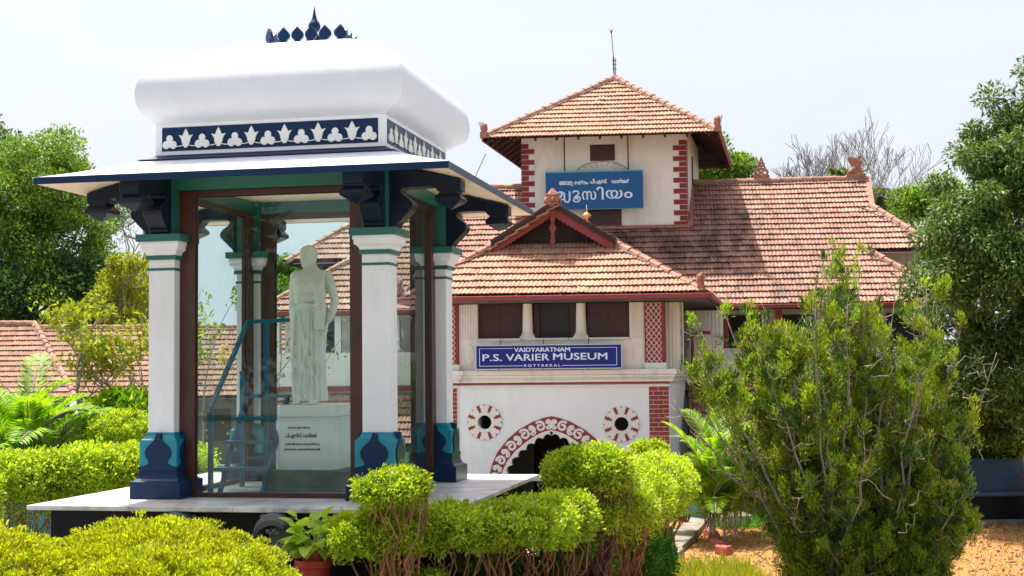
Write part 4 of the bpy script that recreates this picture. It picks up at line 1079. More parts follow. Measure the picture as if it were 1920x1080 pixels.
ridge_line(mr, (-7.73, 7.47, 6.80), (-5.72, 9.72, 8.40)); ridge_line(mr, (-8.0, 5.25, 5.22), (-5.75, 7.4, 6.80))
for e0, e1 in (((10.08, 9.66, 8.35), (10.18, 11.2, ZRM + .03)), ((-5.74, 9.66, 8.35), (-5.74, 11.2, ZRM + .03))):
    q = MB(); q.beam(e0, e1, .16, .12); part('gable_verge', q, M_terra, mr)
# flashing along the tower foot
q = MB(); q.beam((TWU0 - .1, TWV - .06, ZM + TA * (TWV - VE) + .06), (TWU1 + .1, TWV - .06, ZM + TA * (TWV - VE) + .06), .16, .10)
q.beam((TWU1 + .10, TWV - .1, ZM + TA * (TWV - VE) + .04), (TWU1 + .16, VR, ZRM + .08), .18, .12); part('flashing', q, M_terra, mr)
# pierced ridge crest and perched griffin
cx = inu = 7.45
crest = [(-.22, 0), (.22, 0), (.23, .10), (.19, .14), (.21, .20), (.20, .27), (.14, .30), (.13, .36), (.10, .40), (.11, .46), (.07, .50), (.045, .58), (.0, .70), (-.045, .58), (-.07, .50), (-.11, .46), (-.10, .40), (-.13, .36), (-.14, .30), (-.20, .27), (-.21, .20), (-.19, .14), (-.23, .10)]
holes = [circ(-.10, .20, .045, 12), circ(.10, .20, .045, 12), circ(0, .14, .025, 8), circ(0, .27, .035, 10), circ(-.05, .35, .025, 8), circ(.05, .35, .025, 8), circ(0, .43, .03, 8), circ(0, .53, .018, 8)]
link('ridge_crest', shape2d('ridge_crest', [crest] + holes, .07, M_terra), mr, (6.86, VR, ZRM + .10), scale=(1.1, 1, 1.05))
q = MB(); gx, gz_ = 9.85, ZRM + .16
q.box(gx - .32, gx + .26, VR - .1, VR + .1, gz_ - .06, gz_ + .03)
q.tube([(gx - .30, VR, gz_ + .06), (gx - .12, VR, gz_ + .14), (gx + .04, VR, gz_ + .26), (gx + .08, VR, gz_ + .42), (gx + .04, VR, gz_ + .54), (gx + .10, VR, gz_ + .60), (gx + .18, VR, gz_ + .56)], [.03, .08, .115, .10, .055, .06, .012], 10)
q.blob((gx + .09, VR, gz_ + .59), (.07, .05, .055), 8, 6)
q.tube([(gx + .10, VR - .06, gz_ + .22), (gx + .13, VR - .07, gz_ + .0)], [.045, .035], 6); q.tube([(gx - .05, VR - .06, gz_ + .16), (gx + .0, VR - .07, gz_ + .0)], [.055, .04], 6)
for sy in (-1, 1):
    q.prism([(gx + .04, gz_ + .30), (gx - .02, gz_ + .22), (gx - .14, gz_ + .30), (gx - .22, gz_ + .42), (gx - .28, gz_ + .56), (gx - .12, gz_ + .54), (gx + .05, gz_ + .47)], VR + sy * .10 - .02, VR + sy * .10 + .02)
part('griffin_figure', q, M_terra, mr)
# --- lower main storey behind the porch, verandas and lean-to roofs
for bx in ((3.79, 11.0, 6.3, 6.5, 0, 5.1), (-7.4, -2.03, 6.3, 6.5, 0, 5.1), (9.0, 11.3, 8.3, 8.5, 5.2, 6.8), (10.8, 11.0, 6.51, 16, 0, 5.1), (-7.4, -7.2, 6.51, 16, 0, 5.1)):
    mb = MB(); mb.box(*bx); part('main_wall', mb, M_wallc, mus)
for x0 in (5.5, 7.0, 8.5, 9.9, -3.6, -5.2, -6.8):
    q = MB(); q.box(x0, x0 + .95, 6.27, 6.30, 3.9, 4.95); w = part('window', q, M_shut, mus); q = MB(); q.box(x0 + .08, x0 + .87, 6.262, 6.269, 3.98, 4.87); part('pane', q, M_dark, w)
for x0 in (5.35, 6.85, 8.4, 10.9, -3.9, -5.6, -7.4):
    q = MB(); q.box(x0 - .09, x0 + .09, 5.35, 5.53, 2.9, 5.05); part('veranda_post', q, M_red if x0 > 0 else M_relief, mus)
for x0, x1 in ((4.3, 11.3), (-7.7, -1.6)):
    mb = MB(); mb.box(x0, x1, 5.30, 5.42, 3.05, 4.0); part('parapet', mb, M_wallc, mus)
    mb = MB(); mb.box(x0, x1, 5.25, 5.47, 2.9, 3.049); part('string_course', mb, M_red, mus)
for x0, x1 in ((5.3, 11.8), (-8.1, -2.5)):
    mb = MB(); mb.beam((x0, VE - .06, ZM - .05), (x1, VE - .06, ZM - .05), .11, .12); part('eave_gutter', mb, M_gutter, mus, bevel=.02)
mb = MB(); mb.quad((4.75, 3.3, 1.45), (10.8, 3.3, 1.45), (10.8, 5.25, 2.85), (4.2, 5.25, 2.85)); mb.quad((-7.7, 3.3, 1.45), (-2.1, 3.3, 1.45), (-2.1, 5.25, 2.85), (-7.7, 5.25, 2.85)); lr = part('lean_to_roof', mb, M_rafter, mus)
al = math.atan(1.4 / 1.95)
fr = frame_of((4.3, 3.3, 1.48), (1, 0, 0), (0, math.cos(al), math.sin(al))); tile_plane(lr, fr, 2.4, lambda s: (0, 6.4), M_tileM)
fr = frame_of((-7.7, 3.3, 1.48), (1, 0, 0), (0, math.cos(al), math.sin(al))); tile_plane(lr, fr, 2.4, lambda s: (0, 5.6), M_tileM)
for x0, x1 in ((4.5, 10.6), (-7.5, -2.1)):
    mb = MB(); mb.box(x0, x1, 4.2, 4.3, 0, 1.9); part('lower_wall', mb, M_bluew, mus)

# --- tower
TZ0, TZ1 = 6.4, 10.9
TB = TWV + 5.05
TD = .10
mb = MB(); mb.rings([[(TWU0, TWV, z), (TWU1, TWV, z), (TWU1 + TD * 5.05, TB, z), (TWU0 + TD * 5.05, TB, z)] for z in (TZ0, TZ1)]); tw = part('tower', mb, M_wallc, mus)
zq = 10.42; r = 0
while zq > 7.75:
    h = .148; L_ = .40 if r % 2 else .22
    for x0, x1 in ((TWU0 - .012, TWU0 + L_), (TWU1 - L_, TWU1 + .012)):
        q = MB(); q.box(x0, x1, TWV - .016, TWV - .002 if 0 else TWV + .2 if (x0 < TWU0 or x1 > TWU1) else TWV, zq - h, zq); part('quoin_block', q, M_quoin, tw, bevel=.004)
    q = MB(); q.box(TWU1 + .0, TWU1 + .045, TWV + .21, TWV + .21 + (.0 + L_) * .6, zq - h, zq); part('quoin_block', q, M_quoin, tw)
    zq -= .166; r += 1
def window(x0, x1, z0, z1):
    q = MB(); q.box(x0, x1, TWV - .02, TWV + .02, z0, z1); w = part('window', q, M_shut, tw)
    n = 2
    for k in range(n):
        a = x0 + .04 + k * (x1 - x0 - .04) / n; b2 = MB(); b2.box(a, a + (x1 - x0 - .12) / n, TWV - .032, TWV - .021, z0 + .04, z1 - .04); part('shutter', b2, M_shut, w)
window(1.51, 2.27, 9.84, 10.34); window(1.33, 2.45, 7.72, 8.34)
q = MB(); q.box(TWU1, TWU1 + .25, TWV + 2.0, TWV + 2.9, 9.3, 10.2); part('window', q, M_shut, tw)
mb = MB()
ribbon(mb, [(1.87 + .82 * math.cos(a), 9.42 + .40 * math.sin(a)) for a in np.linspace(0, math.pi, 19)], .012, TWV - .03, TWV - .018)
for a in np.linspace(.2, math.pi - .2, 11): ribbon(mb, [(1.87 + .5 * math.cos(a), 9.4 + .25 * math.sin(a)), (1.87 + .81 * math.cos(a), 9.42 + .395 * math.sin(a))], .007, TWV - .028, TWV - .02)
part('fanlight_grille', mb, M_metal, tw)
EU0, EU1, EV0 = -1.69, 5.42, 7.6; RD = .68; EH = (EU1 - EU0) / 2; EC = (EU0 + EU1) / 2 + RD / 2; EZ = 10.42; EA = math.atan(.68); EVc = EV0 + EH
q = MB(); cz = EZ + .68 * EH
cr = [(EU0, EV0), (EU1, EV0), (EU1 + RD, EV0 + 2 * EH), (EU0 + RD, EV0 + 2 * EH)]
for i in range(4):
    a, b_ = cr[i], cr[(i + 1) % 4]; q.quad((*a, EZ - .02), (*b_, EZ - .02), (EC, EVc, cz - .02))
tr = part('tower_roof', q, M_rafter, mus)
for i in range(4):
    a, b_ = cr[i], cr[(i + 1) % 4]
    tri_tiles(tr, (*a, EZ), (*b_, EZ), (EC, EVc, cz), M_tileT)
    ridge_line(tr, (a[0] + (.08 if i in (0, 3) else -.08), a[1] + (.08 if i < 2 else -.08), EZ + .10), (EC, EVc, cz + .06))
    A, B = Vector((*a, EZ - .06)), Vector((*b_, EZ - .06)); L = (B - A).length; dd = (B - A) / L; inw = Vector((-dd.y, dd.x, 0)); m_ = 11
    for k in range(m_):
        t_ = L * (k + .5) / m_; run = min(1.55, min(t_, L - t_) - .12)
        if run < .2: continue
        P0 = A + dd * t_ + inw * .03; q = MB(); q.beam(P0, P0 + inw * run + Vector((0, 0, .68 * run)), .07, .09); part('rafter', q, M_rafter, tr)
    for k in range(4):
        o_ = .25 + .36 * k; q = MB(); up = inw * o_ + Vector((0, 0, .68 * o_ + .03)); q.beam(A + dd * o_ + up, B - dd * o_ + up, .04, .03); part('batten', q, M_rafter, tr)
    q = MB(); q.beam(A + inw * .02 + Vector((0, 0, .03)), B + inw * .02 + Vector((0, 0, .03)), .04, .09)
    if i: part('eave_board', q, M_timber, tr)
scroll_finial(tr, EU1 - .05, EV0 + .05, EZ + .03, 1.1); scroll_finial(tr, EU0 + .05, EV0 + .05, EZ + .03, 1.1, -1)
q = MB(); q.lathe([(.16, cz), (.15, cz + .08), (.08, cz + .14), (.04, cz + .18)], EC, EVc, 12); part('roof_cap', q, M_terra, tr)
q = MB(); q.tube([(EC, EVc, cz + .1), (EC - .01, EVc, cz + .75)], .022, 6); q.tube([(EC + .05, EVc, cz + .1), (EC + .05, EVc, cz + .7)], .012, 6); q.tube([(EC - .01, EVc, cz + .7), (EC - .07, EVc, cz + 1.62)], .012, 6)
for z in (.35, .5, .62): q.beam((EC - .05, EVc, cz + z), (EC + .09, EVc, cz + z), .02, .02)
for a in (-.6, -.2, .3, .7): q.tube([(EC - .07, EVc, cz + 1.5), (EC - .07 + .1 * a, EVc, cz + 1.66)], .006, 4)
part('lightning_rod', q, M_metal, tr)

# --- sign boards
sb = thing('sign_board', 'large blue board hung on the tower wall with white Malayalam lettering', 'sign', MO, MR)
sv = TWV - .35
mb = MB(); mb.box(.155, 3.12, sv, sv + .07, 8.31, 9.495); part('board', mb, M_signb, sb, bevel=.008)
mb = MB(); mb.box(.155, 3.12, sv - .004, sv + .01, 9.455, 9.497); mb.box(.155, 3.12, sv - .004, sv + .01, 8.31, 8.325); part('board_rim', mb, M_tealw, sb)
for x in (.74, 2.68): 
    q = MB(); q.tube([(x, sv + .03, 9.49), (x, sv + .03, 10.6)], .02, 6); part('hanging_rod', q, M_metal, sb)
tx = [('ൈവദ', .37, .115, .76, 9.13), ('രത്‌നം', .42, .125, 1.245, 9.14), ('പി.എസ്.', .52, .165, 1.77, 9.15), ('വാരിയർ', .54, .125, 2.435, 9.155)]
for s, w, h, x, z in tx:
    me = text_mesh('lettering', s, w * .98, h, M_lettb, .006)
    for dx, dz in ((0, 0), (.008, 0), (0, .008)): link('lettering', me, sb, (x + dx, sv - .001 - dx * .05 - dz * .1, z + dz))
q = MB(); ribbon(q, [(.975, 9.17), (.985, 9.10), (.98, 9.05), (.95, 9.035), (.93, 9.05)], .018, sv - .007, sv - .001); part('lettering', q, M_lett, sb)
# big word, stroke by stroke
me_big = [('മ', .26, .27, .61, 8.75), ('സ', .42, .27, 1.475, 8.74), ('ി', .20, .39, 1.81, 8.80), ('യ', .50, .26, 2.235, 8.755), ('ം', .24, .19, 2.665, 8.73)]
for s, w, h, x, z in me_big:
    me = text_mesh('lettering', s, w, h, M_lett, .006); o = link('lettering', me, sb, (x, sv - .001, z))
    link('lettering', me, sb, (x + .014, sv - .002, z - .004))
q = MB()
ribbon(q, [(.885, 8.885), (.89, 8.75), (.885, 8.62), (.86, 8.56), (.81, 8.545), (.76, 8.565), (.73, 8.61)], .05, sv - .008, sv - .001)
part('lettering', q, M_lett, sb); q = MB()
ribbon(q, [(.985, 8.82), (1.01, 8.87), (1.08, 8.885), (1.15, 8.86), (1.17, 8.81), (1.12, 8.75), (1.02, 8.70), (1.20, 8.70)], .045, sv - .008, sv - .001)
part('lettering', q, M_lett, sb); q = MB()
ribbon(q, [(1.20, 8.69), (1.21, 8.62), (1.16, 8.56), (1.05, 8.555), (.99, 8.60), (1.02, 8.65), (1.11, 8.655), (1.15, 8.63)], .04, sv - .009, sv - .001)
part('lettering', q, M_lett, sb)

s2 = thing('sign_board', 'long navy board hung under the porch windows reading P.S. VARIER MUSEUM', 'sign', MO, MR)
v2 = .62; X0, X1, Zb, Zt = -1.0, 2.64, 3.475, 4.09
mb = MB(); mb.box(X0, X1, v2, v2 + .09, Zb, Zt); part('box_frame', mb, M_edge, s2, bevel=.006)
mb = MB(); mb.box(X0 + .025, X1 - .025, v2 - .004, v2 - .0005, Zb + .025, Zt - .025); part('panel', mb, M_signn, s2)
q = MB(); y0, y1 = v2 - .007, v2 - .0045
a0, a1, z0, z1 = X0 + .10, X1 - .13, Zb + .085, Zt - .085
for bx in ((a0, -.06, z1 - .01, z1), (1.38, a1, z1 - .01, z1), (a0, .18, z0, z0 + .012), (1.15, a1, z0, z0 + .012), (a0, a0 + .012, z0 + .012, z1 - .01), (a1 - .012, a1, z0 + .012, z1 - .01)):
    q = MB(); q.box(bx[0], bx[1], y0, y1, bx[2], bx[3]); part('border_line', q, M_lett, s2)
def bold(body, w, h, x, z, sp=1.0, off=(.010, .004)):
    me = text_mesh('lettering', body, w, h, M_lett, .005, sp)
    link('lettering', me, s2, (x, v2 - .0045, z))
    if off: link('lettering', me, s2, (x + off[0], v2 - .0050, z)); link('lettering', me, s2, (x, v2 - .0055, z + off[1]))
xm = .66
bold('VAIDYARATNAM', 1.38, .105, xm, Zt - .13)
bold('P.S.', .48, .165, -.58, 3.775); bold('VARIER', 1.07, .165, .30, 3.775); bold('MUSEUM', 1.33, .165, 1.60, 3.785, off=(.012, .005))
bold('KOTTAKKAL', .90, .062, xm + .005, Zb + .095, 1.45, off=(.005, .002))
for x in (-.4, .68, 1.8):
    q = MB(); q.tube([(x, v2 + .05, Zt), (x, .9, Zt + .05), (x, .96, Zt + .2)], .01, 5); q.box(x - .006, x + .006, v2 - .008, v2 + .02, Zb - .02, Zb + .02); part('hanger', q, M_metal, s2)

# ------------------------------------------------------------------ neighbouring tiled house, left
hz0, hz1 = 2.60, 5.42
house = thing('tiled_house', 'long low house under a clay tiled roof behind the pavilion on the left', 'house', (0, 0, 0), 0.0)
ha = math.atan((hz1 - hz0) / 3.7)
HX = -15.85; RX = -18.6
q = MB()
q.quad((-34, 50.6, hz0 - .03), (HX, 50.6, hz0 - .03), (RX, 54.3, hz1 - .03), (-34, 54.3, hz1 - .03)); q.quad((-34, 54.3, hz1 - .03), (RX, 54.3, hz1 - .03), (HX, 58, hz0), (-34, 58, hz0))
hr = part('roof', q, M_rafter, house)
fr = frame_of((-30, 50.6, hz0), (1, 0, 0), (0, math.cos(ha), math.sin(ha)))
tile_plane(hr, fr, 3.7 / math.cos(ha), lambda s: (0 if 0 else 5.0, 30 + HX - (HX - RX) / 3.7 * s * math.cos(ha)), M_tileL, 300, 'roof_tiles', None, tme_L)
ridge_line(hr, (HX, 50.65, hz0 + .06), (RX, 54.3, hz1 + .06)); ridge_line(hr, (-26, 54.3, hz1 + .05), (RX, 54.3, hz1 + .05), step=.4)
# right wing whose slope faces the camera more squarely
q = MB(); q.quad((HX + .02, 50.9, hz0 - .10), (-2.5, 52.2, hz0 - .10), (-2.5, 55.9, hz1 - .35), (RX + .02, 54.6, hz1 - .25)); h2 = part('roof', q, M_rafter, house)
fr = frame_of((RX, 50.75, hz0 - .02), (1, .095, 0), (0, math.cos(ha), math.sin(ha)))
tile_plane(h2, fr, 4.3, lambda s: ((HX - RX) * max(0, 1 - s / 4.65), 16.2), M_tileL, 0)
ridge_line(h2, (RX + .2, 54.3, hz1 - .12), (-2.6, 55.75, hz1 - .22), step=.4)
q = MB(); q.box(-34, HX - .5, 51.4, 51.6, 0, 3.1); q.box(HX - .5, -3, 52.6, 52.8, 0, 2.9); part('wall', q, M_greyw, house)
for x in (-24, -21.5, -19.2, -17, -14, -11.5, -9):
    q = MB(); q.box(x, x + .9, (51.38 if x < -16 else 52.58), (51.399 if x < -16 else 52.599), .9, 2.1); part('window', q, M_dark, house)

# ------------------------------------------------------------------ foliage helpers
def leaf_mesh(name, P, D, Nn, L, W, mat, curl=0.15):
    D = D / (np.linalg.norm(D, axis=1, keepdims=True) + 1e-9)
    S = np.cross(D, Nn); S /= (np.linalg.norm(S, axis=1, keepdims=True) + 1e-9)
    U = np.cross(S, D)
    L = np.asarray(L).reshape(-1, 1) * np.ones((len(P), 1)); W = np.asarray(W).reshape(-1, 1) * np.ones((len(P), 1))
    mid = P + D * L * .45
    V = np.stack([P, mid + S * W / 2 + U * L * curl * .5, P + D * L - U * L * curl, mid - S * W / 2 + U * L * curl * .5], 1).reshape(-1, 3).astype('f')
    n = len(P); me = bpy.data.meshes.new(name)
    me.vertices.add(4 * n); me.vertices.foreach_set('co', V.ravel())
    me.loops.add(4 * n); me.loops.foreach_set('vertex_index', np.arange(4 * n, dtype='i'))
    me.polygons.add(n); me.polygons.foreach_set('loop_start', np.arange(0, 4 * n, 4, dtype='i'))
    me.update(calc_edges=True); me.materials.append(mat)
    return me
def rdir(n):
    v = rng.normal(size=(n, 3)); return v / np.linalg.norm(v, axis=1, keepdims=True)
def clump_leaves(C_, rc, n, up=.3, droop=0.0, out=1.0):
    """n leaves over balls centred at C_ (k,3) with radii rc"""
    k = len(C_); idx = rng.integers(0, k, n); d = rdir(n)
    r = rng.random(n) ** .45
    rr = rc[idx] if hasattr(rc, '__len__') else rc
    P = C_[idx] + d * (r * rr)[:, None] * np.array([1, 1, .8])
    D = d * out + rdir(n) * .8; D[:, 2] += up - droop
    Nn = d * .6 + rdir(n) * .7; Nn[:, 2] += .5
    return P, D, Nn
def ellipsoid_clumps(c, r, k, inner=.5):
    d = rdir(k); d[:, 2] = np.where(d[:, 2] < -.55, -d[:, 2], d[:, 2]); rad = inner + (1 - inner) * rng.random(k) ** .6
    return np.array(c) + d * rad[:, None] * np.array(r)
def limb(mb, a, b_, r0, r1, n=5, jit=.08, sides=6, sag=0.0):
    a, b_ = Vector(a), Vector(b_); L = (b_ - a).length; pts, rr = [], []
    for i in range(n + 1):
        t = i / n; p = a.lerp(b_, t)
        if 0 < i < n: p += Vector((random.uniform(-1, 1), random.uniform(-1, 1), random.uniform(-.5, .5))) * jit * L
        p.z += sag * L * math.sin(math.pi * t)
        pts.append(p); rr.append(r0 + (r1 - r0) * t)
    mb.tube(pts, rr, sides); return pts
def tree(name, label, cat, base, crowns, nclump, rc, nleaf, L, W, leaf, bark, trunk_r=.2, droop=0, inner=.5, limbs=24, group=None, curl=.15):
    t = thing(name, label, cat, base, 0, group)
    base = Vector(base); CC = []
    for (c, r), k in zip(crowns, nclump): CC.append(ellipsoid_clumps(c, r, k, inner))
    CC = np.concatenate(CC) - np.array(base)
    rcs = rc * (.6 + .8 * rng.random(len(CC)))
    P, D, Nn = clump_leaves(CC, rcs, nleaf, droop=droop)
    sz = .7 + .6 * rng.random(nleaf)
    link('crown', leaf_mesh('crown', P, D, Nn, L * sz, W * sz, leaf, curl), t)
    mb = MB(); top = Vector(CC.mean(0)); pts = limb(mb, (0, 0, -.2), top, trunk_r, trunk_r * .45, 6, .03, 8)
    for i in rng.choice(len(CC), min(limbs, len(CC)), replace=False):
        s = pts[random.randint(2, len(pts) - 1)]; limb(mb, s, CC[i], trunk_r * .38, trunk_r * .06, 5, .07, 5)
    part('trunk', mb, bark, t, smooth=True)
    return t
def shell_bush(c, r, n, thick=.16, zmin=-1, bump=.06, q=2.3, rc=.075):
    """leaf tufts over a rounded shell: many small clumps give the knobbly clipped surface"""
    r = np.array(r); r = np.maximum(r - rc * .75, rc * .6); area = 12.5 * (r.prod() ** (2 / 3)); k = max(24, int(area / (rc * 1.15) ** 2))
    cd = rdir(k); cd[:, 2] = np.where(cd[:, 2] < zmin, -cd[:, 2], cd[:, 2])
    cd /= (np.abs(cd) ** q).sum(1, keepdims=True) ** (1 / q)
    cen = cd * r * (1 + bump * rng.normal(size=(k, 1)) * .8 + .05 * np.sin(cd[:, :1] * 5 + c[0] * 3))
    idx = rng.integers(0, k, n); d = rdir(n); rr = rc * (.55 + .9 * rng.random(k))[idx] * rng.random(n) ** .4
    P = np.array(c) + cen[idx] * (1 - thick * rng.random(n) ** 2)[:, None] + d * rr[:, None]
    up = cd[idx] / np.linalg.norm(cd[idx], axis=1, keepdims=True)
    D = d * .6 + up * .5 + rdir(n) * .9; D[:, 2] += .15
    return P, D, up + rdir(n) * .9
def stems(mb, base, pts, r0=.02, r1=.004, n=5, jit=.08):
    for p in pts:
        b_ = Vector(base) + Vector((random.uniform(-.1, .1), random.uniform(-.1, .1), 0)); limb(mb, b_, p, r0 * random.uniform(.7, 1.2), r1, n, jit, 4)
def shrub(name, label, base, lobes, nleaf, L, W, leaf, bark, zmin=-.35, nst=24, thick=.2, flowers=0, stem_r=.02, group=None, cat='shrub', inner_leaf=.25, bump=.06):
    """clipped bush: lobes = [(centre, radii)], stems fan out from base to the underside of the lobes"""
    t = thing(name, label, cat, base, 0, group); B = np.array(base)
    Ps = []; areas = [r[0] * r[1] + r[1] * r[2] + r[0] * r[2] for _, r in lobes]; tot = sum(areas)
    for (c, r), a in zip(lobes, areas):
        n = int(nleaf * a / tot); P, D, Nn = shell_bush(np.array(c) - B, r, n, thick, zmin, bump, 3.4 if cat == 'hedge' else 2.3); Ps.append((P, D, Nn))
        n2 = int(n * inner_leaf); P2, D2, N2 = shell_bush(np.array(c) - B, r, n2, .9, -1, bump); Ps.append((P2, D2, N2))
    P, D, Nn = (np.concatenate([p[i] for p in Ps]) for i in range(3)); sz = .65 + .7 * rng.random(len(P))
    link('crown', leaf_mesh('crown', P, D, Nn, L * sz, W * sz, leaf), t)
    mb = MB()
    for c, r in lobes:
        c = np.array(c) - B
        for _ in range(nst):
            d = rdir(1)[0]; d[2] = abs(d[2]) * .5 - .1; tgt = c + d * np.array(r) * .9
            foot = Vector((c[0] * .85 + random.uniform(-.12, .12), c[1] * .85 + random.uniform(-.12, .12), 0))
            limb(mb, foot, tgt, stem_r * random.uniform(.7, 1.3), .004, 6, .06, 4)
    part('stem', mb, bark, t)
    if flowers:
        i = rng.choice(len(P), flowers, replace=False); q = P[i] + D[i] / np.linalg.norm(D[i], axis=1, keepdims=True) * L * 1.2
        i4 = np.repeat(np.arange(flowers), 5); pp = q[i4]; dd = rdir(len(i4)); dd[:, 2] *= .3
        link('flower', leaf_mesh('flower', pp, dd, np.tile([0, 0, 1.0], (len(i4), 1)), .022, .016, L_white), t, kind='stuff')
    return t

# ------------------------------------------------------------------ clipped golden mounds, front left
def mound(label, c, r, n, seed):
    t = thing('clipped_shrub', label, 'shrub', (c[0], c[1], ground_z(c[1])), 0, 'golden clipped mounds in front of the slab')
    B = np.array([c[0], c[1], ground_z(c[1])])
    d = rdir(n); d[:, 2] = np.abs(d[:, 2]) ** .8
    d /= np.linalg.norm(d, axis=1, keepdims=True)
    b_ = 1 + .035 * np.sin(d[:, 0] * 8 + seed) * np.sin(d[:, 1] * 7 + seed) + .02 * np.sin(d[:, 0] * 21 + seed)
    C0 = np.array(c) - B
    k_ = 1500; cd = rdir(k_); cd[:, 2] = np.abs(cd[:, 2]) ** .8; cd /= np.linalg.norm(cd, axis=1, keepdims=True); ix = rng.integers(0, k_, n)
    d = cd[ix] + rdir(n) * (.055 * rng.random(n) ** .5)[:, None]; d /= np.linalg.norm(d, axis=1, keepdims=True); b_ = b_[ix] * (1 + .022 * rng.normal(size=k_)[ix])
    P = C0 + d * np.array(r) * (b_ * (1 - .10 * rng.random(n) ** 2))[:, None]
    D = d * .8 + rdir(n) * .8; D[:, 2] += .35
    sz = .7 + .7 * rng.random(n)
    link('crown', leaf_mesh('crown', P, D, d + rdir(n) * .8, .030 * sz, .0115 * sz, L_gold, .05), t)
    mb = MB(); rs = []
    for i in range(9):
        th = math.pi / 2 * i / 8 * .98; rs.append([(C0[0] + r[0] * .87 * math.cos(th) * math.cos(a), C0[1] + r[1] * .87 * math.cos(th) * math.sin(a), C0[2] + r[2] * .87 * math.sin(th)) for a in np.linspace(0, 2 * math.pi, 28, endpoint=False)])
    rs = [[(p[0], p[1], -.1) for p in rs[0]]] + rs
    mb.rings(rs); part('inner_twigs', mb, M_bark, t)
mound('golden clipped mound at the left picture edge, half in shade', (-3.9, 9.7, 1.55), (1.15, 1.1, .90), 90000, 1)
mound('golden clipped mound in the middle, nearest the marble slab', (-2.62, 10.2, 1.55), (1.15, .95, .86), 95000, 4)
mound('golden clipped mound in the very front with a rounded right end', (-2.17, 8.75, 1.45), (.93, .85, .93), 100000, 7)

# ------------------------------------------------------------------ shrubs right of the pavilion
shrub('clipped_shrub', 'small round clipped shrub standing in front of the right pavilion pillar', (-.98, 11.5, ground_z(11.5)), [((-.98, 11.5, 2.52), (.31, .28, .17))], 10000, .036, .018, L_lime, M_barkr, zmin=-.6, nst=30, flowers=26, stem_r=.011)
shrub('clipped_hedge', 'flat topped lime hedge with bare stems at the front slab corner', (-.9, 11.75, ground_z(11.7)), [((-1.12, 11.75, 2.13), (.42, .40, .21)), ((-.55, 11.9, 2.15), (.42, .42, .20)), ((-.02, 12.2, 2.14), (.40, .42, .20)), ((-.85, 11.7, 1.72), (.3, .2, .12))], 38000, .038, .020, L_lime, M_barkr, zmin=-.75, nst=13, flowers=60, stem_r=.012, inner_leaf=.5, cat='hedge')
shrub('clipped_hedge', 'lime hedge piece beside the slab, right of the front corner hedge', (.35, 12.9, ground_z(12.9)), [((.22, 12.7, 2.10), (.36, .42, .25)), ((.50, 13.3, 2.08), (.30, .40, .25))], 19000, .038, .020, L_lime, M_barkr, zmin=-.7, nst=12, flowers=24, stem_r=.012, cat='hedge')
shrub('tall_clipped_shrub', 'big dome shaped clipped shrub on a fan of stems before the museum arch', (.80, 14.5, ground_z(14.5)), [((.80, 14.5, 2.40), (.47, .46, .30)), ((.80, 14.5, 1.95), (.35, .35, .2))], 30000, .040, .020, L_lime, M_bark, zmin=-.35, nst=70, flowers=40, stem_r=.016, inner_leaf=.35)
shrub('clipped_hedge', 'long bright lime hedge running back towards the porch corner', (1.5, 16.5, ground_z(16.5)), [((1.12, 15.0, 1.93), (.45, .5, .36)), ((1.36, 15.9, 1.97), (.48, .6, .40)), ((1.62, 17.0, 1.95), (.50, .7, .42)), ((1.85, 18.2, 1.94), (.5, .8, .42)), ((2.02, 19.4, 1.9), (.46, .8, .40))], 62000, .042, .021, L_lime, M_barkr, zmin=-.3, nst=20, flowers=90, stem_r=.017, cat='hedge')
shrub('clipped_shrub', 'small round shrub tucked against the brick porch corner', (2.05, 21.5, 0), [((2.07, 21.3, 2.2), (.30, .3, .2))], 5000, .045, .02, L_lime, M_bark, nst=12)
shrub('low_hedge', 'fresh green leafy skirt under the lime hedge with tiny white flowers', (1.2, 15.2, ground_z(15.2)), [((1.38, 16.0, 1.42), (.30, .6, .32)), ((1.62, 17.4, 1.15), (.36, .8, .42)), ((1.72, 18.8, .95), (.36, .8, .50)), ((1.75, 20.4, .7), (.34, .8, .45))], 26000, .05, .026, L_herb, M_bark, zmin=-1, nst=8, flowers=60, cat='hedge', inner_leaf=.6)
shrub('low_shrub', 'sparse dark shrub with thin forked stems over the pink path', (.2, 13.6, ground_z(13.6)), [((.1, 13.5, 1.62), (.55, .3, .22)), ((.55, 13.9, 1.75), (.3, .3, .22)), ((-.55, 12.6, 1.6), (.5, .3, .2))], 4200, .045, .02, L_mid, M_barkr, zmin=-1, nst=16, inner_leaf=1.5, stem_r=.016)

# ------------------------------------------------------------------ big conifer-like shrub, right
cyp = thing('cypress_shrub', 'tall feathery juniper like shrub with many bare twisting stems', 'shrub', (4.35, 19.0, ground_z(19)))
mb = MB(); tips = []
spec = []
for i in range(46):
    a = random.uniform(0, 2 * math.pi); rad = random.uniform(.2, 2.15)
    x, y = rad * math.cos(a) * 1.0, rad * math.sin(a) * .62
    top = float(np.interp(x, [-2.2, -1.9, -1.3, -.75, -.15, .3, .65, 1.2, 1.7, 2.2], [2.5, 3.3, 4.1, 3.9, 4.75, 4.7, 3.8, 4.4, 4.0, 3.1])) - random.uniform(0, .7)
    spec.append((x, y, top))
for i in range(44):      # low skirt of shorter stems
    a = random.uniform(0, 2 * math.pi); rad = random.uniform(.5, 2.0); spec.append((rad * math.cos(a), rad * math.sin(a) * .6, random.uniform(.7, 2.6)))
for i in range(16): spec.append((random.uniform(1.1, 1.6), random.uniform(-.6, .3), random.uniform(.7, 2.2)))
spec += [(.02, 0, 4.75), (.42, .1, 4.7), (1.25, -.1, 4.35), (1.75, .1, 3.75), (-.95, -.2, 4.0), (-1.75, 0, 3.65), (-2.05, -.1, 3.2), (2.2, .1, 3.3)]
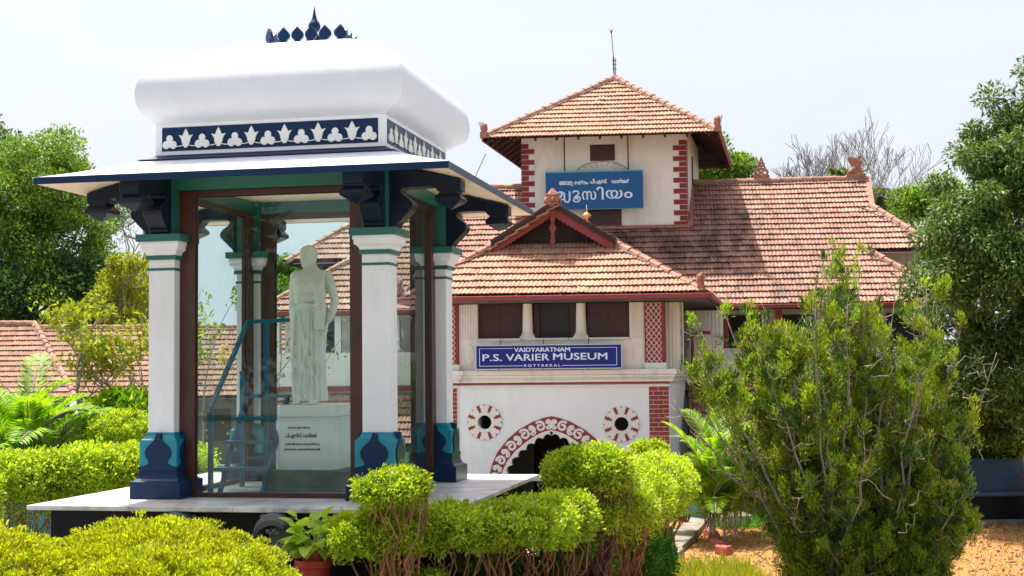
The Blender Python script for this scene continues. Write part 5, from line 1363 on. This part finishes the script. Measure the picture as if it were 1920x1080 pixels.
for (x, y, zt) in spec:
    b0 = Vector((random.uniform(-.35, .35) + x * (.45 if zt < 2.6 else .12), random.uniform(-.25, .25), -.1))
    if zt < 2.6 and x < -.7: continue
    mid = Vector((x * (random.uniform(.35, .5) if x < -.8 else random.uniform(.7, 1.0)), y * .9, zt * random.uniform(.22, .4))); end = Vector((x, y, zt))
    pts = []
    for i in range(11):
        t = i / 10; p = b0 * (1 - t) ** 2 + mid * 2 * t * (1 - t) + end * t * t
        if i: p += Vector((random.uniform(-1, 1), random.uniform(-1, 1), random.uniform(-.5, .5))) * .085
        pts.append(p)
    r0 = random.uniform(.018, .045); mb.tube(pts, [r0 * (1 - .85 * i / 10) for i in range(11)], 5)
    for i in range(2, 11):
        for _ in range(3 if i < 9 else 4):
            p = pts[i] + (pts[i - 1] - pts[i]) * random.random(); a = random.uniform(0, 2 * math.pi); L = random.uniform(.2, .55) * (1.15 - .55 * i / 10)
            d = Vector((math.cos(a), math.sin(a) * .8, random.uniform(-.1, 1.5))).normalized(); e = p + d * L
            mb.tube([p, p.lerp(e, .5) + Vector((0, 0, -.03)), e], [.008, .006, .003], 3); tips.append((p, e, i / 10))
for _ in range(22):      # bare crooked twigs
    x = random.uniform(-.8, 1.7); z = random.uniform(.3, 3.2); p = Vector((x, random.uniform(-1.3, -.6), z)); pts = [p]
    for _k in range(6): pts.append(pts[-1] + Vector((random.uniform(-.13, .13), random.uniform(-.05, .05), random.uniform(-.05, .14))))
    mb.tube(pts, [.009, .008, .007, .006, .005, .004, .002], 4)
part('stem', mb, M_barkg, cyp, smooth=True)
A_ = np.array([t_[0] for t_ in tips]); B_ = np.array([t_[1] for t_ in tips])
def tufts(frac, n, mat, L, W, scat=1.0):
    w = .05 + rng.random(len(tips)) ** 2.2; K = int(len(tips) * frac); ix = rng.choice(len(tips), K, p=w / w.sum())
    t = .25 + .85 * rng.random(K); cen = A_[ix] + (B_ - A_)[ix] * t[:, None] + rng.normal(size=(K, 3)) * .03
    xmin = np.interp(cen[:, 2], [0, .8, 1.5, 2.35, 2.95, 5], [-.8, -.95, -1.15, -1.5, -2.05, -2.3]); cen = cen[(cen[:, 0] > xmin) & (cen[:, 0] < np.interp(cen[:, 2], [0, 1.2, 2.2, 5], [1.55, 1.75, 2.0, 2.0])) & (cen[:, 2] > .15) & ((cen[:, 2] < 3.3) | (rng.random(K) < .62))]; K = len(cen)
    ax = rdir(K) * .55; ax[:, 2] += 1.0; ax /= np.linalg.norm(ax, axis=1, keepdims=True); rad = .055 + .06 * rng.random(K); ln = .10 + .16 * rng.random(K)
    k = rng.integers(0, K, n); u = rng.random(n); off = rdir(n) * (rad[k] * (1 - .55 * u) * rng.random(n) ** .5 * scat)[:, None]
    P = cen[k] + ax[k] * ((u - .35) * ln[k])[:, None] + off
    D = ax[k] * .8 + off / rad[k][:, None] * .9 + rdir(n) * .35; sz = .6 + .8 * rng.random(n)
    link('foliage_spray', leaf_mesh('foliage_spray', P, D, rdir(n), L * sz, W * sz, mat, .08), cyp)
tufts(1.2, 270000, L_cyp, .056, .0135)
tufts(.55, 110000, L_cypd, .056, .014)
tufts(.45, 95000, L_cypb, .052, .013)
tufts(.06, 5000, L_dry, .04, .012, 1.3)
mb = MB(); mb.tube([(-.95, -1.6, .35), (-.7, -1.5, .30), (-.45, -1.35, .22), (-.1, -1.0, .05), (.1, -.6, -.1)], [.04, .045, .05, .06, .06], 7); mb.tube([(-.7, -1.5, .30), (-.62, -1.52, .42), (-.60, -1.5, .5)], [.03, .025, .02], 6)
part('cut_branch', mb, M_barkg, cyp, smooth=True)

# ------------------------------------------------------------------ palms
def frond_mesh(name, L=1.3, n=34, ll=.34, arch=.6, mat=L_palm, w=.03, rach=M_barkb, vee=.5):
    """arching frond in local +y, leaflets both sides"""
    P, D, N_, Ls = [], [], [], []; pts = []
    for i in range(13):
        t = i / 12; pts.append(Vector((0, L * t * (1 - .12 * t), L * (.75 * t - arch * t * t))))
    for i in range(n):
        t = .16 + .84 * i / (n - 1); k = min(11, int(t * 12)); p = pts[k].lerp(pts[k + 1], t * 12 - k); d = (pts[k + 1] - pts[k]).normalized()
        for s in (-1, 1):
            l_ = ll * (math.sin(math.pi * (.12 + .84 * t)) ** .7) * random.uniform(.85, 1.1)
            P.append(p); D.append(d * .75 + Vector((s, 0, 0)) * .8 + Vector((0, 0, vee * .5 - .2 * random.random()))); N_.append(Vector((0, 0, 1)) + Vector((-s * vee, 0, 0))); Ls.append(l_)
    me = leaf_mesh(name, np.array(P), np.array(D), np.array(N_), np.array(Ls), w, mat, .12)
    q = MB(); q.tube(pts, [.012 * (1 - .8 * i / 12) + .002 for i in range(13)], 5); me2 = q.mesh('rachis', rach)
    return me, me2
FR = [frond_mesh('frond', L=random.uniform(1.1, 1.5), arch=random.uniform(.35, .7)) for _ in range(4)]
def palm(label, base, n, spread=(.1, 1.1), h=.6, scale=1.0, FRs=FR, stems_=5, group=None, cat='palm'):
    t = thing('areca_palm', label, cat, base, 0, group)
    for i in range(n):
        a = random.uniform(0, 2 * math.pi); el = random.uniform(*spread); me, me2 = random.choice(FRs); s = scale * random.uniform(.75, 1.15)
        loc = (random.uniform(-.25, .25) * scale, random.uniform(-.25, .25) * scale, h * random.uniform(.08, 1.0))
        rot = (el, random.uniform(-.2, .2), a)
        f = link('frond', me, t, loc, rot, (s, s, s)); link('rachis', me2, f)
    q = MB()
    for i in range(stems_):
        x, y = random.uniform(-.25, .25) * scale, random.uniform(-.25, .25) * scale; q.tube([(x, y, -.1), (x, y, h * .7)], .022 * scale, 7)
    part('stem', q, M_barkb, t)
random.seed(3)
palm('dense yellow green areca palm clump above the left hedge', (-7.7, 22.4, .5), 90, (-.1, .8), 1.9, 1.25)
palm('second areca palm clump at the left picture edge', (-8.9, 23.2, .4), 50, (-.1, .8), 1.9, 1.25)
palm('areca palm clump between the museum corner and the juniper shrub', (4.1, 28.2, 0), 90, (.0, 1.0), 1.5, 1.1, stems_=3)
palm('second smaller areca palm clump behind the first at the lean-to roof', (4.7, 29.4, 0), 50, (.0, 1.1), 1.6, 1.05, stems_=2)

# ------------------------------------------------------------------ left side planting
shrub('clipped_hedge', 'long clipped hedge behind the left slab edge', (-6.2, 19, ground_z(19)), [((-8.0, 18.6, 1.93), (.9, .5, .52)), ((-6.9, 19.0, 1.95), (.8, .5, .52)), ((-5.9, 19.3, 1.98), (.8, .5, .52)), ((-5.0, 19.6, 1.98), (.8, .5, .52))], 46000, .055, .028, L_lime, M_barkr, zmin=-.25, nst=60, stem_r=.014, cat='hedge', inner_leaf=.45)
shrub('clipped_hedge', 'nearer hedge bush at the far left picture edge', (-6.9, 17.2, ground_z(17.2)), [((-6.85, 17.2, 2.0), (.55, .5, .48))], 11000, .055, .028, L_lime, M_barkr, zmin=-.8, nst=26, cat='hedge')
shrub('round_shrub', 'round light green shrub beside the left pavilion pillar', (-6.2, 22.0, 0), [((-6.1, 22.0, 2.55), (.55, .5, .36))], 14000, .045, .02, L_lime, M_bark, zmin=-.9, nst=16)
shrub('broadleaf_shrub', 'broad leaved bright green shrub under the yellow leaved tree', (-6.6, 23.5, 0), [((-6.55, 23.5, 2.75), (.6, .5, .4)), ((-7.0, 24.2, 2.4), (.6, .5, .4))], 2600, .2, .07, L_palm, M_bark, zmin=-1, nst=12, inner_leaf=.6)
mb = MB(); mb.box(-9, -4.2, 20.3, 20.4, 0, 2.15)
tag(link('low_wall', mb.mesh('low_wall', M_tealw)), 'low teal painted wall showing behind the left hedge', 'wall')
t = thing('young_tree', 'thin crooked young tree with yellow green leaves before the tiled house', 'tree', (-6.9, 24, 0))
mb = MB(); ends = []
def grow(p, d, L, r, lev):
    n_ = 5; pts = [p]; q = Vector(p)
    for i in range(n_):
        d = (d + Vector((random.uniform(-1, 1), random.uniform(-1, 1), random.uniform(-.5, .9))) * .22).normalized(); q = q + d * L / n_; pts.append(q.copy())
    mb.tube(pts, [r * (1 - .5 * i / n_) for i in range(n_ + 1)], 6 if lev < 2 else 4)
    if lev >= 3: ends.extend(pts[2:]); return
    for k in range(3 if lev else 4):
        s = pts[random.randint(2, n_)]; a = random.uniform(0, 2 * math.pi)
        grow(s, (d * .5 + Vector((math.cos(a), math.sin(a) * .6, random.uniform(.1, .7)))).normalized(), L * random.uniform(.55, .8), r * .5, lev + 1)
for a in (-.5, .1, .6): grow(Vector((a * .4, 0, 2.2)), Vector((a, 0, .8)), 1.35, .045, 0)
mb.tube([(0, 0, -.1), (.02, 0, 1.2), (0, 0, 2.25)], [.09, .07, .06], 7)
part('trunk', mb, M_barkb, t, smooth=True)
E_ = np.array([tuple(e) for e in ends]); n = 3000; i = rng.integers(0, len(E_), n); P = E_[i] + rng.normal(size=(n, 3)) * .07
D = rdir(n); D[:, 2] -= .25; sz = .6 + .8 * rng.random(n)
link('crown', leaf_mesh('crown', P, D, rdir(n) + [0, 0, .6], .115 * sz, .045 * sz, L_yel), t)
t = thing('flowering_branch_tree', 'slender bare tree with a yellow blossom cluster seen through the left of the glass', 'tree', (-4.9, 23.5, 0))
q = MB(); E2 = []
for k in range(7):
    a = random.uniform(-.5, .5); pts = [Vector((random.uniform(-.1, .1), 0, .2))]
    d = Vector((a, random.uniform(-.2, .2), 1)).normalized()
    for _ in range(9): d = (d + Vector((random.uniform(-.25, .25), random.uniform(-.1, .1), random.uniform(-.1, .1)))).normalized(); pts.append(pts[-1] + d * random.uniform(.42, .6))
    q.tube(pts, [.03 - .0026 * i for i in range(10)], 5); E2 += pts[4:]
part('trunk', q, M_barkb, t)
E_ = np.array([tuple(e) for e in E2]); i = rng.integers(0, len(E_), 420); P = E_[i] + rng.normal(size=(420, 3)) * .12
link('crown', leaf_mesh('crown', P, rdir(420) - [0, 0, .3], rdir(420), .11, .04, L_mid), t)
P = np.array([[.12, -.1, 3.72]]) + rng.normal(size=(150, 3)) * [.09, .07, .13]
link('blossom', leaf_mesh('blossom', P, rdir(150), rdir(150), .06, .045, leafmat('yellow_petal', [(0.75, 0.5, 0.01), (0.8, 0.6, 0.02)], .3, tcol=(1, 1, 1))), t)
# trees behind
G_ = 'trees behind the tiled house'
tree('broadleaf_tree', 'large bright crowned tree rising behind the left end of the pavilion eave', 'tree', (-22.5, 64, 0),
     [((-21.6, 64, 12.0), (2.6, 3.0, 2.6)), ((-23.4, 64, 10.2), (3.0, 3.6, 2.4)), ((-24.6, 65, 8.4), (4.6, 4.4, 3.6)), ((-20.6, 63, 10.4), (2.4, 3.0, 1.3)), ((-20.0, 63, 7.8), (2.6, 3.0, 1.5)), ((-20.2, 62, 5.4), (4.4, 3.6, 2.0))], (30, 24, 44, 16, 20, 36), .85, 78000, .19, .085, L_far, M_barkg, .45, group=G_)
tree('broadleaf_tree', 'dark tall tree at the top left picture edge', 'tree', (-28.5, 70, 0), [((-28.0, 70, 13.6), (3.4, 3.6, 3.6)), ((-29.5, 69, 8.5), (5.0, 4.5, 4.4))], (40, 40), 1.2, 34000, .21, .09, L_fard, M_barkg, .4, group=G_)
tree('broadleaf_tree', 'yellowish tree crown left of the first pavilion pillar, under the eave', 'tree', (-17.2, 58, 0), [((-15.9, 58, 6.9), (1.0, 1.6, 1.6)), ((-16.6, 58, 6.0), (1.9, 2.0, 1.3))], (16, 18), .5, 9000, .15, .07, L_yel, M_barkb, .3, group=G_)
tree('broadleaf_tree', 'thin grey leaved tree crown seen under the left eave bracket', 'tree', (-19.5, 74, 0), [((-19.6, 74, 11.6), (1.9, 1.7, 1.8))], (22,), .6, 4500, .13, .055, L_fard, M_barkg, .2, group=G_)
tree('broadleaf_tree', 'dark spreading tree behind the far left house roof', 'tree', (-31, 66, 0), [((-29, 66, 5.5), (7, 3, 4.2))], (60,), 1.3, 26000, .24, .11, L_fard, M_barkg, .3, group=G_)
tree('broadleaf_tree', 'dark tree standing behind the house roof, left of the first pillar', 'tree', (-21, 62, 0), [((-20.6, 61.5, 5.4), (4.6, 2.4, 3.2))], (60,), 1.0, 30000, .22, .1, L_fard, M_barkg, .3, group=G_)
tree('broadleaf_tree', 'bright green tree crown behind the right side of the tower roof', 'tree', (9, 58, 0), [((7.8, 58, 10.9), (2.0, 1.8, 2.2)), ((9.1, 58, 11.5), (1.0, 1.2, 1.1))], (34, 12), .6, 20000, .15, .075, L_far, M_barkg, .3)
tree('broadleaf_tree', 'rounded green tree seen behind the museum through the glass', 'tree', (-10.5, 60, 0), [((-9.8, 60, 6.6), (2.0, 1.8, 1.7))], (24,), .6, 10000, .15, .07, L_far, M_barkg, .25)

# ------------------------------------------------------------------ right side planting
tree('mango_tree', 'big dense mango tree with drooping leaves filling the right edge', 'tree', (11.5, 30, 0),
     [((11.2, 30, 7.7), (1.3, 1.4, 1.3)), ((12.2, 30, 7.9), (2.3, 2.2, 2.1)), ((11.0, 30, 6.2), (2.4, 2.2, 2.2)), ((9.9, 29.5, 5.0), (1.5, 1.6, 1.6)), ((9.5, 29.3, 6.0), (.9, 1.0, .9)), ((12.0, 29.5, 3.7), (2.6, 2.0, 2.0)), ((10.3, 29.8, 3.2), (1.5, 1.5, 1.3)), ((11.6, 31.9, 2.2), (2.4, .8, 1.0)), ((9.6, 31.6, 2.6), (1.2, .8, 1.2))], (20, 60, 60, 34, 16, 50, 30, 30, 18), .45, 140000, .13, .044, L_mango, M_twig, .22, droop=.55, inner=.45, curl=.2)
tree('broadleaf_tree', 'light green tree behind the roof hip next to the mango tree', 'tree', (14.5, 46, 0), [((14.2, 46, 8.0), (1.6, 1.5, 1.6)), ((16.5, 46, 7), (2.5, 2, 2))], (24, 24), .6, 13000, .15, .07, L_far, M_barkg, .25)
tree('hedge_thicket', 'dark leafy thicket standing behind the blue bench', 'thicket', (11.5, 33, 0), [((11.0, 33.5, 1.7), (2.6, 1.0, 1.8)), ((14, 33, 1.9), (2.6, 1.0, 2.0)), ((8.4, 33.6, 1.9), (2.2, .8, 2.0)), ((11.2, 32.9, .7), (3.4, .6, .9))], (70, 60, 60, 50), .45, 66000, .10, .04, L_mid, M_bark, .08, inner=.3)
# bare tree: repeated forking
def bare(label, base, h, lean, levels, r0, spread=.62, top=10, half=3, seed=1):
    random.seed(seed)
    t = thing('bare_tree', label, 'tree', base, 0, 'leafless trees behind the museum'); q = MB()
    def rec(p, d, L, r, lev):
        n_ = 3 if lev < 4 else 2; pts = [p]; c = Vector(p)
        for i in range(n_):
            d = (d + Vector((random.uniform(-1, 1), random.uniform(-1, 1), random.uniform(-.3, .8))) * .16).normalized(); c = c + d * L / n_; pts.append(c.copy())
        q.tube(pts, [max(.017, r * (1 - .3 * i / n_)) for i in range(n_ + 1)], 5 if lev < 3 else 3, cap=False)
        if lev >= levels: return
        k = 3 if lev in (0, 1, 2, 4) else 2
        for j in range(k):
            a = random.uniform(0, 2 * math.pi); sp = spread * random.uniform(.6, 1.2)
            nd_ = (d + Vector((math.cos(a), math.sin(a), .15)) * sp).normalized(); rec(pts[-1] if j < 2 else pts[random.randint(1, n_ - 1)], nd_, L * random.uniform(.68, .86), r * .62, lev + 1)
    rec(Vector((0, 0, 0)), Vector((lean, 0, 1)).normalized(), h, r0, 0)
    hi_ = [v[0] for v in q.v if v[2] > .45 * max(w_[2] for w_ in q.v[::50])]; c0 = sum(hi_) / len(hi_); zt_ = max(v[2] for v in q.v)
    q.v = [(v[0] - c0 * min(1, v[2] / (.5 * zt_)), v[1], v[2]) for v in q.v]
    mz = max(v[2] for v in q.v); mx = sorted(abs(v[0]) for v in q.v)[int(len(q.v) * .97)]
    q.v = [(v[0] * half / mx, v[1] * half / mx, v[2] * top / mz) for v in q.v]
    part('trunk', q, M_twig, t)
bare('tall leafless tree with a fan of fine twigs above the griffin ridge', (15.7, 62, 3.4), 4.0, .02, 7, .16, .62, 11.2, 3.3, 5)
bare('leafless tree with fine twigs left of the tallest bare tree', (14.0, 63, 4.6), 3.2, -.10, 7, .12, .6, 8.8, 2.2, 9)
bare('leafless thin tree partly hidden behind the mango tree', (18.4, 60, 3.0), 3.2, .1, 7, .12, .6, 8.6, 2.2, 14)
random.seed(77)
FRc = [frond_mesh('frond', L=1.9, n=36, ll=.55, arch=.95, mat=L_coco, w=.05, vee=-.3) for _ in range(3)]
for lab, b_, n, el, sc_ in (('palm crown with upright green fronds rising over the ridge by the griffin', (13.1, 55, 10.3), 30, (.2, 1.1), .75), ('grey green drooping palm crown right of the griffin', (14.35, 53, 9.7), 40, (-.6, .5), .8)):
    t = thing('coconut_palm', lab, 'palm', (b_[0], b_[1], 0))
    q = MB(); q.tube([(0, 0, 0), (.2, 0, b_[2] * .5), (0, 0, b_[2])], [.2, .15, .13], 8); part('trunk', q, M_barkg, t)
    for i in range(n):
        me, me2 = random.choice(FRc); f = link('frond', me, t, (0, 0, b_[2]), (random.uniform(*el), random.uniform(-.2, .2), random.uniform(0, 2 * math.pi)), (sc_,) * 3); link('rachis', me2, f)
# purple spiky plant and herbs by the kerb
t = thing('spiky_plant', 'purple leaved spiky plant beside the teal wall end', 'plant', (3.72, 30.6, 0))
for i in range(13):
    a = random.uniform(0, 2 * math.pi); q = np.array([[0, 0, 0.02]]); d = np.array([[math.cos(a) * .45, math.sin(a) * .3, 1.0]])
    link('leaf', leaf_mesh('leaf', q, d, np.array([[math.cos(a), math.sin(a), -.3]]), random.uniform(.35, .62), .055, L_purp, .1), t)
mb = MB(); mb.box(3.85, 4.25, 31.6, 31.9, 0, 1.35); mb.box(3.98, 4.2, 31.9, 34.5, 0, 1.3)
tag(link('wall_end', mb.mesh('wall_end', M_tealw)), 'pale teal wall end beside the palm at the museum corner', 'wall')
def ground_cover(name, box, n, L, W, mat, z=.0, upd=1.0, kind='stuff'):
    x = rng.uniform(box[0], box[1], n); y = rng.uniform(box[2], box[3], n); zz = np.array([ground_z(v) for v in y]) + z
    P = np.stack([x, y, zz], 1); D = rdir(n); D[:, 2] = np.abs(D[:, 2]) + upd; sz = .5 + rng.random(n)
    o = link(name, leaf_mesh(name, P, D, rdir(n), L * sz, W * sz, mat, .1), kind=kind); return o
o = ground_cover('grass', (4.4, 7.2, 30.2, 33.0), 9000, .16, .02, L_herb)
o = ground_cover('grass', (2.4, 4.0, 21.0, 24.5), 3500, .28, .012, L_yel, -.02)
o = ground_cover('dry_litter', (2.6, 16, 22, 31), 16000, .05, .018, L_dry, .01, upd=-.2)
o = ground_cover('grass', (4.3, 16, 22, 31.5), 1500, .07, .012, L_mid)
o = ground_cover('leaf_litter', (3.5, 14, 23, 30.5), 620, .09, .05, L_dry, .02, upd=-.4)
o = ground_cover('fallen_twigs', (3.5, 14, 23, 30.5), 160, .5, .02, L_dry, .02, upd=-.4)
x = rng.uniform(2.6, 15, 900); y = rng.uniform(22, 31, 900)
P = np.stack([x, y, np.full(900, .0)], 1)
mb = MB()
for p in P[:500]:
    s = random.uniform(.01, .035); mb.blob((p[0], p[1], ground_z(p[1]) + s * .3), (s * 1.3, s, s * .7), 5, 3)
link('gravel', mb.mesh('gravel', M_stone), kind='stuff')
mb = MB(); mb.blob((0, 0, .07), (.26, .12, .09), 12, 6)
tag(link('stone', mb.mesh('stone', M_conc, True), loc=(9.9, 30.1, 0)), 'smooth pale oblong stone lying before the blue bench', 'stone')
mb = MB(); mb.blob((0, 0, .05), (.16, .11, .10), 7, 4)
tag(link('stone', mb.mesh('stone', M_brickl), loc=(11.0, 29.9, 0)), 'small angular brown stone lying on the dry ground at right', 'stone')
mb = MB(); mb.blob((0, 0, .12), (.55, .3, .22), 10, 6)
tag(link('boulder', mb.mesh('boulder', M_conc), loc=(4.75, 31.0, 0)), 'flat brown boulder lying at the foot of the palm', 'stone')

# bench and flower pot at the right
bn = thing('garden_bench', 'long blue painted masonry bench in front of the mango tree', 'bench', (11.2, 31.0, 0))
mb = MB(); mb.prism([(-.02, .50), (.42, .50), (.78, 1.34), (.70, 1.37), (.40, .62), (0, .60)], -3.0, 3.5, 'yz')
q = MB(); q.box(-1.75, 3.5, -.10, .34, .58, .68); part('seat', q, M_bluew, bn, bevel=.03)
q = MB(); q.prism([(.345, .55), (.46, .55), (.72, 1.34), (.62, 1.36), (.345, .70)], -1.75, 3.5, 'yz'); part('backrest', q, M_bluew, bn, bevel=.015)
q = MB(); q.box(-1.70, 3.45, .05, .34, 0, .579); part('base', q, M_black, bn)
q = MB(); q.box(-1.9, 3.9, -.45, .04, -.05, .07); part('footing', q, M_conc, bn)
pt = thing('flower_pot', 'red flower pot with a pale bare stem at the right picture edge', 'pot', (11.38, 31.0, .68))
q = MB(); q.lathe([(.10, 0), (.15, .28), (.185, .29), (.185, .34), (.165, .34), (.155, .30), (.01, .29)], n=20); part('pot', q, M_pot, pt, smooth=False)
q = MB(); q.tube([(0, 0, .25), (-.08, 0, .5), (-.14, 0, .72), (-.1, 0, .86)], [.025, .022, .018, .01], 6); q.tube([(-.13, 0, .68), (-.02, 0, .84), (.05, 0, .9)], [.014, .01, .006], 5); part('stem', q, M_barkb, pt)
P = rng.normal(size=(60, 3)) * [.2, .12, .08] + [-.05, 0, .93]
link('foliage', leaf_mesh('foliage', P, rdir(60), rdir(60), .14, .05, L_yel), pt)

# potted caladium and carved stone spouts at the plinth
pp = thing('potted_plant', 'variegated light green leafy plant in a red pot against the black plinth', 'plant', (-1.72, 12.05, ground_z(12)))
q = MB(); q.lathe([(.10, 0), (.14, .42), (.165, .43), (.165, .49), (.15, .49), (.14, .45), (.01, .44)], n=24); part('pot', q, M_pot, pp)
q = MB(); q.lathe([(.095, .44), (.10, .56), (.085, .60), (.01, .60)], n=18); part('inner_pot', q, M_pot, pp)
def big_leaf(L, W):
    q = MB(); n_ = 6; rs = []
    for i in range(n_ + 1):
        t = i / n_; w = W * (math.sin(math.pi * min(1, t * .90 + .10)) ** .6) * (1.2 - .55 * t) ; y = L * t; z = .12 * L * math.sin(t * 2.4) - .28 * L * t * t
        rs.append([(-w / 2, y, z + .10 * w), (0, y, z - .04 * w), (w / 2, y, z + .10 * w)])
    q.rings(rs, False, closed=False); return q.mesh('leaf', L_var, True, False)
LM = [big_leaf(random.uniform(.12, .15), random.uniform(.10, .135)) for _ in range(5)]
q = MB()
for i in range(74):
    a = random.uniform(0, 2 * math.pi); el = random.uniform(-.85, 1.0); r_ = random.uniform(.08, .19); z = .68 + .15 * math.sin(el) + random.uniform(-.06, .06)
    p = Vector((r_ * math.cos(a) * math.cos(el * .6), r_ * math.sin(a) * math.cos(el * .6), z))
    link('leaf', random.choice(LM), pp, p, (random.uniform(-.5, .5) + el * .7, random.uniform(-.5, .5), a - math.pi / 2))
    if i % 2: q.tube([(0, 0, .5), p * .5 + Vector((0, 0, .32)), p], [.005, .004, .003], 4)
part('stem', q, L_var, pp)
def spout(label, u, s=1.0):
    t = thing('stone_spout', label, 'carving', K(u, -1.93, SL - .28), KR, 'carved grey stone spouts on the plinth')
    q = MB(); pts, rr = [], []
    for i in range(12):
        a = math.pi * (.05 + .62 * i / 11); pts.append((-.02 * i / 11, .10 - .16 * math.sin(a * .8) - .02 * i, .02 + .17 * math.sin(a))); rr.append(.085 - .002 * i)
    sec = []
    for i in range(11):
        a = math.pi * i / 10 * .72; cxn, czn = -.17 * math.cos(a) + .05, .16 * math.sin(a) + .02
        sec.append([(cxn, y, czn + dz) for y, dz in ((-.13, -.05), (-.14, .0), (-.12, .05), (-.02, .07), (.06, .05), (.06, -.05))])
    q.rings(sec)
    q.blob((.15, -.06, .14), (.05, .09, .06), 10, 6); q.blob((.20, -.02, .18), (.025, .03, .03), 8, 5); q.blob((-.02, -.06, .205), (.07, .06, .02), 8, 5)
    for i in range(4): q.blob((.02 + .03 * i, -.14, .08 - .02 * (i % 2)), (.022, .02, .022), 7, 5)
    q.box(-.02, .20, .0, .2, -.12, .10)
    part('carving', q, M_stone, t, scale=(s, s, s)) 
spout('curled grey stone spout beside the potted plant on the plinth', .33)
spout('curled grey stone spout farther left behind the golden mound', -.60)
# low dark platform with white coping and bars behind the slab
fw = thing('railed_platform', 'dark railed platform with a white coping just behind the marble slab', 'platform', (.3, 16.6, 0))
q = MB(); q.box(-.1, 1.2, 0, .35, 2.17, 2.21); part('coping', q, M_marble, fw)
q = MB(); q.box(.0, 1.15, .05, .30, 0, 2.169); part('body', q, M_black, fw)
for i in range(5):
    q = MB(); q.box(.06 + i * .2, .08 + i * .2, -.01, .01, 1.2, 2.168); part('bar', q, M_metal, fw)
# thin cable from the tower eave down behind the pavilion
q = MB(); q.tube([(-.75, 41.9, 10.0), (-1.0, 41.0, 9.3), (-1.15, 40.2, 8.7)], .012, 4)
tag(link('cable', q.mesh('cable', M_metal)), 'thin slack cable hanging from the tower eave', 'cable')

# ------------------------------------------------------------------ street behind the photographer; unseen trees added to darken the pane reflections
for i, (x, y, z, rx, rz, lab) in enumerate(((-16, -34, 6.5, 9, 6.5, 'unseen tree added to darken the panes, left of the shop, behind the viewer'), (20, -36, 6, 9, 6, 'unseen tree added to darken the panes, right of the shop, behind the viewer'), (-34, -26, 6, 8, 6, 'unseen tree added to darken the panes, farthest left behind the viewer'))):
    tree('reflection_tree', lab, 'tree', (x, y, 0), [((x, y, z), (rx, 3, rz))], (110,), 2.0, 15000, .5, .25, L_fard, M_barkg, .4, inner=.2)
shop = thing('street_shop', 'two storey street building with a tiled awning standing across the road behind the viewer', 'building', (2, -38, 0))
q = MB(); q.box(-9, 9, -6, 0, 0, 8.5); part('wall', q, M_greyw, shop)
for k in range(5):
    q = MB(); q.box(-8 + k * 3.4, -6 + k * 3.4, 0, .05, 5, 7); part('window', q, M_dark, shop)
q = MB(); q.box(-9.3, 9.3, 0, 1.4, 3.6, 3.9); part('awning', q, M_gutter, shop)
q = MB(); q.box(-6, 3, .06, .16, 4.0, 4.8); part('fascia_board', q, M_red, shop)
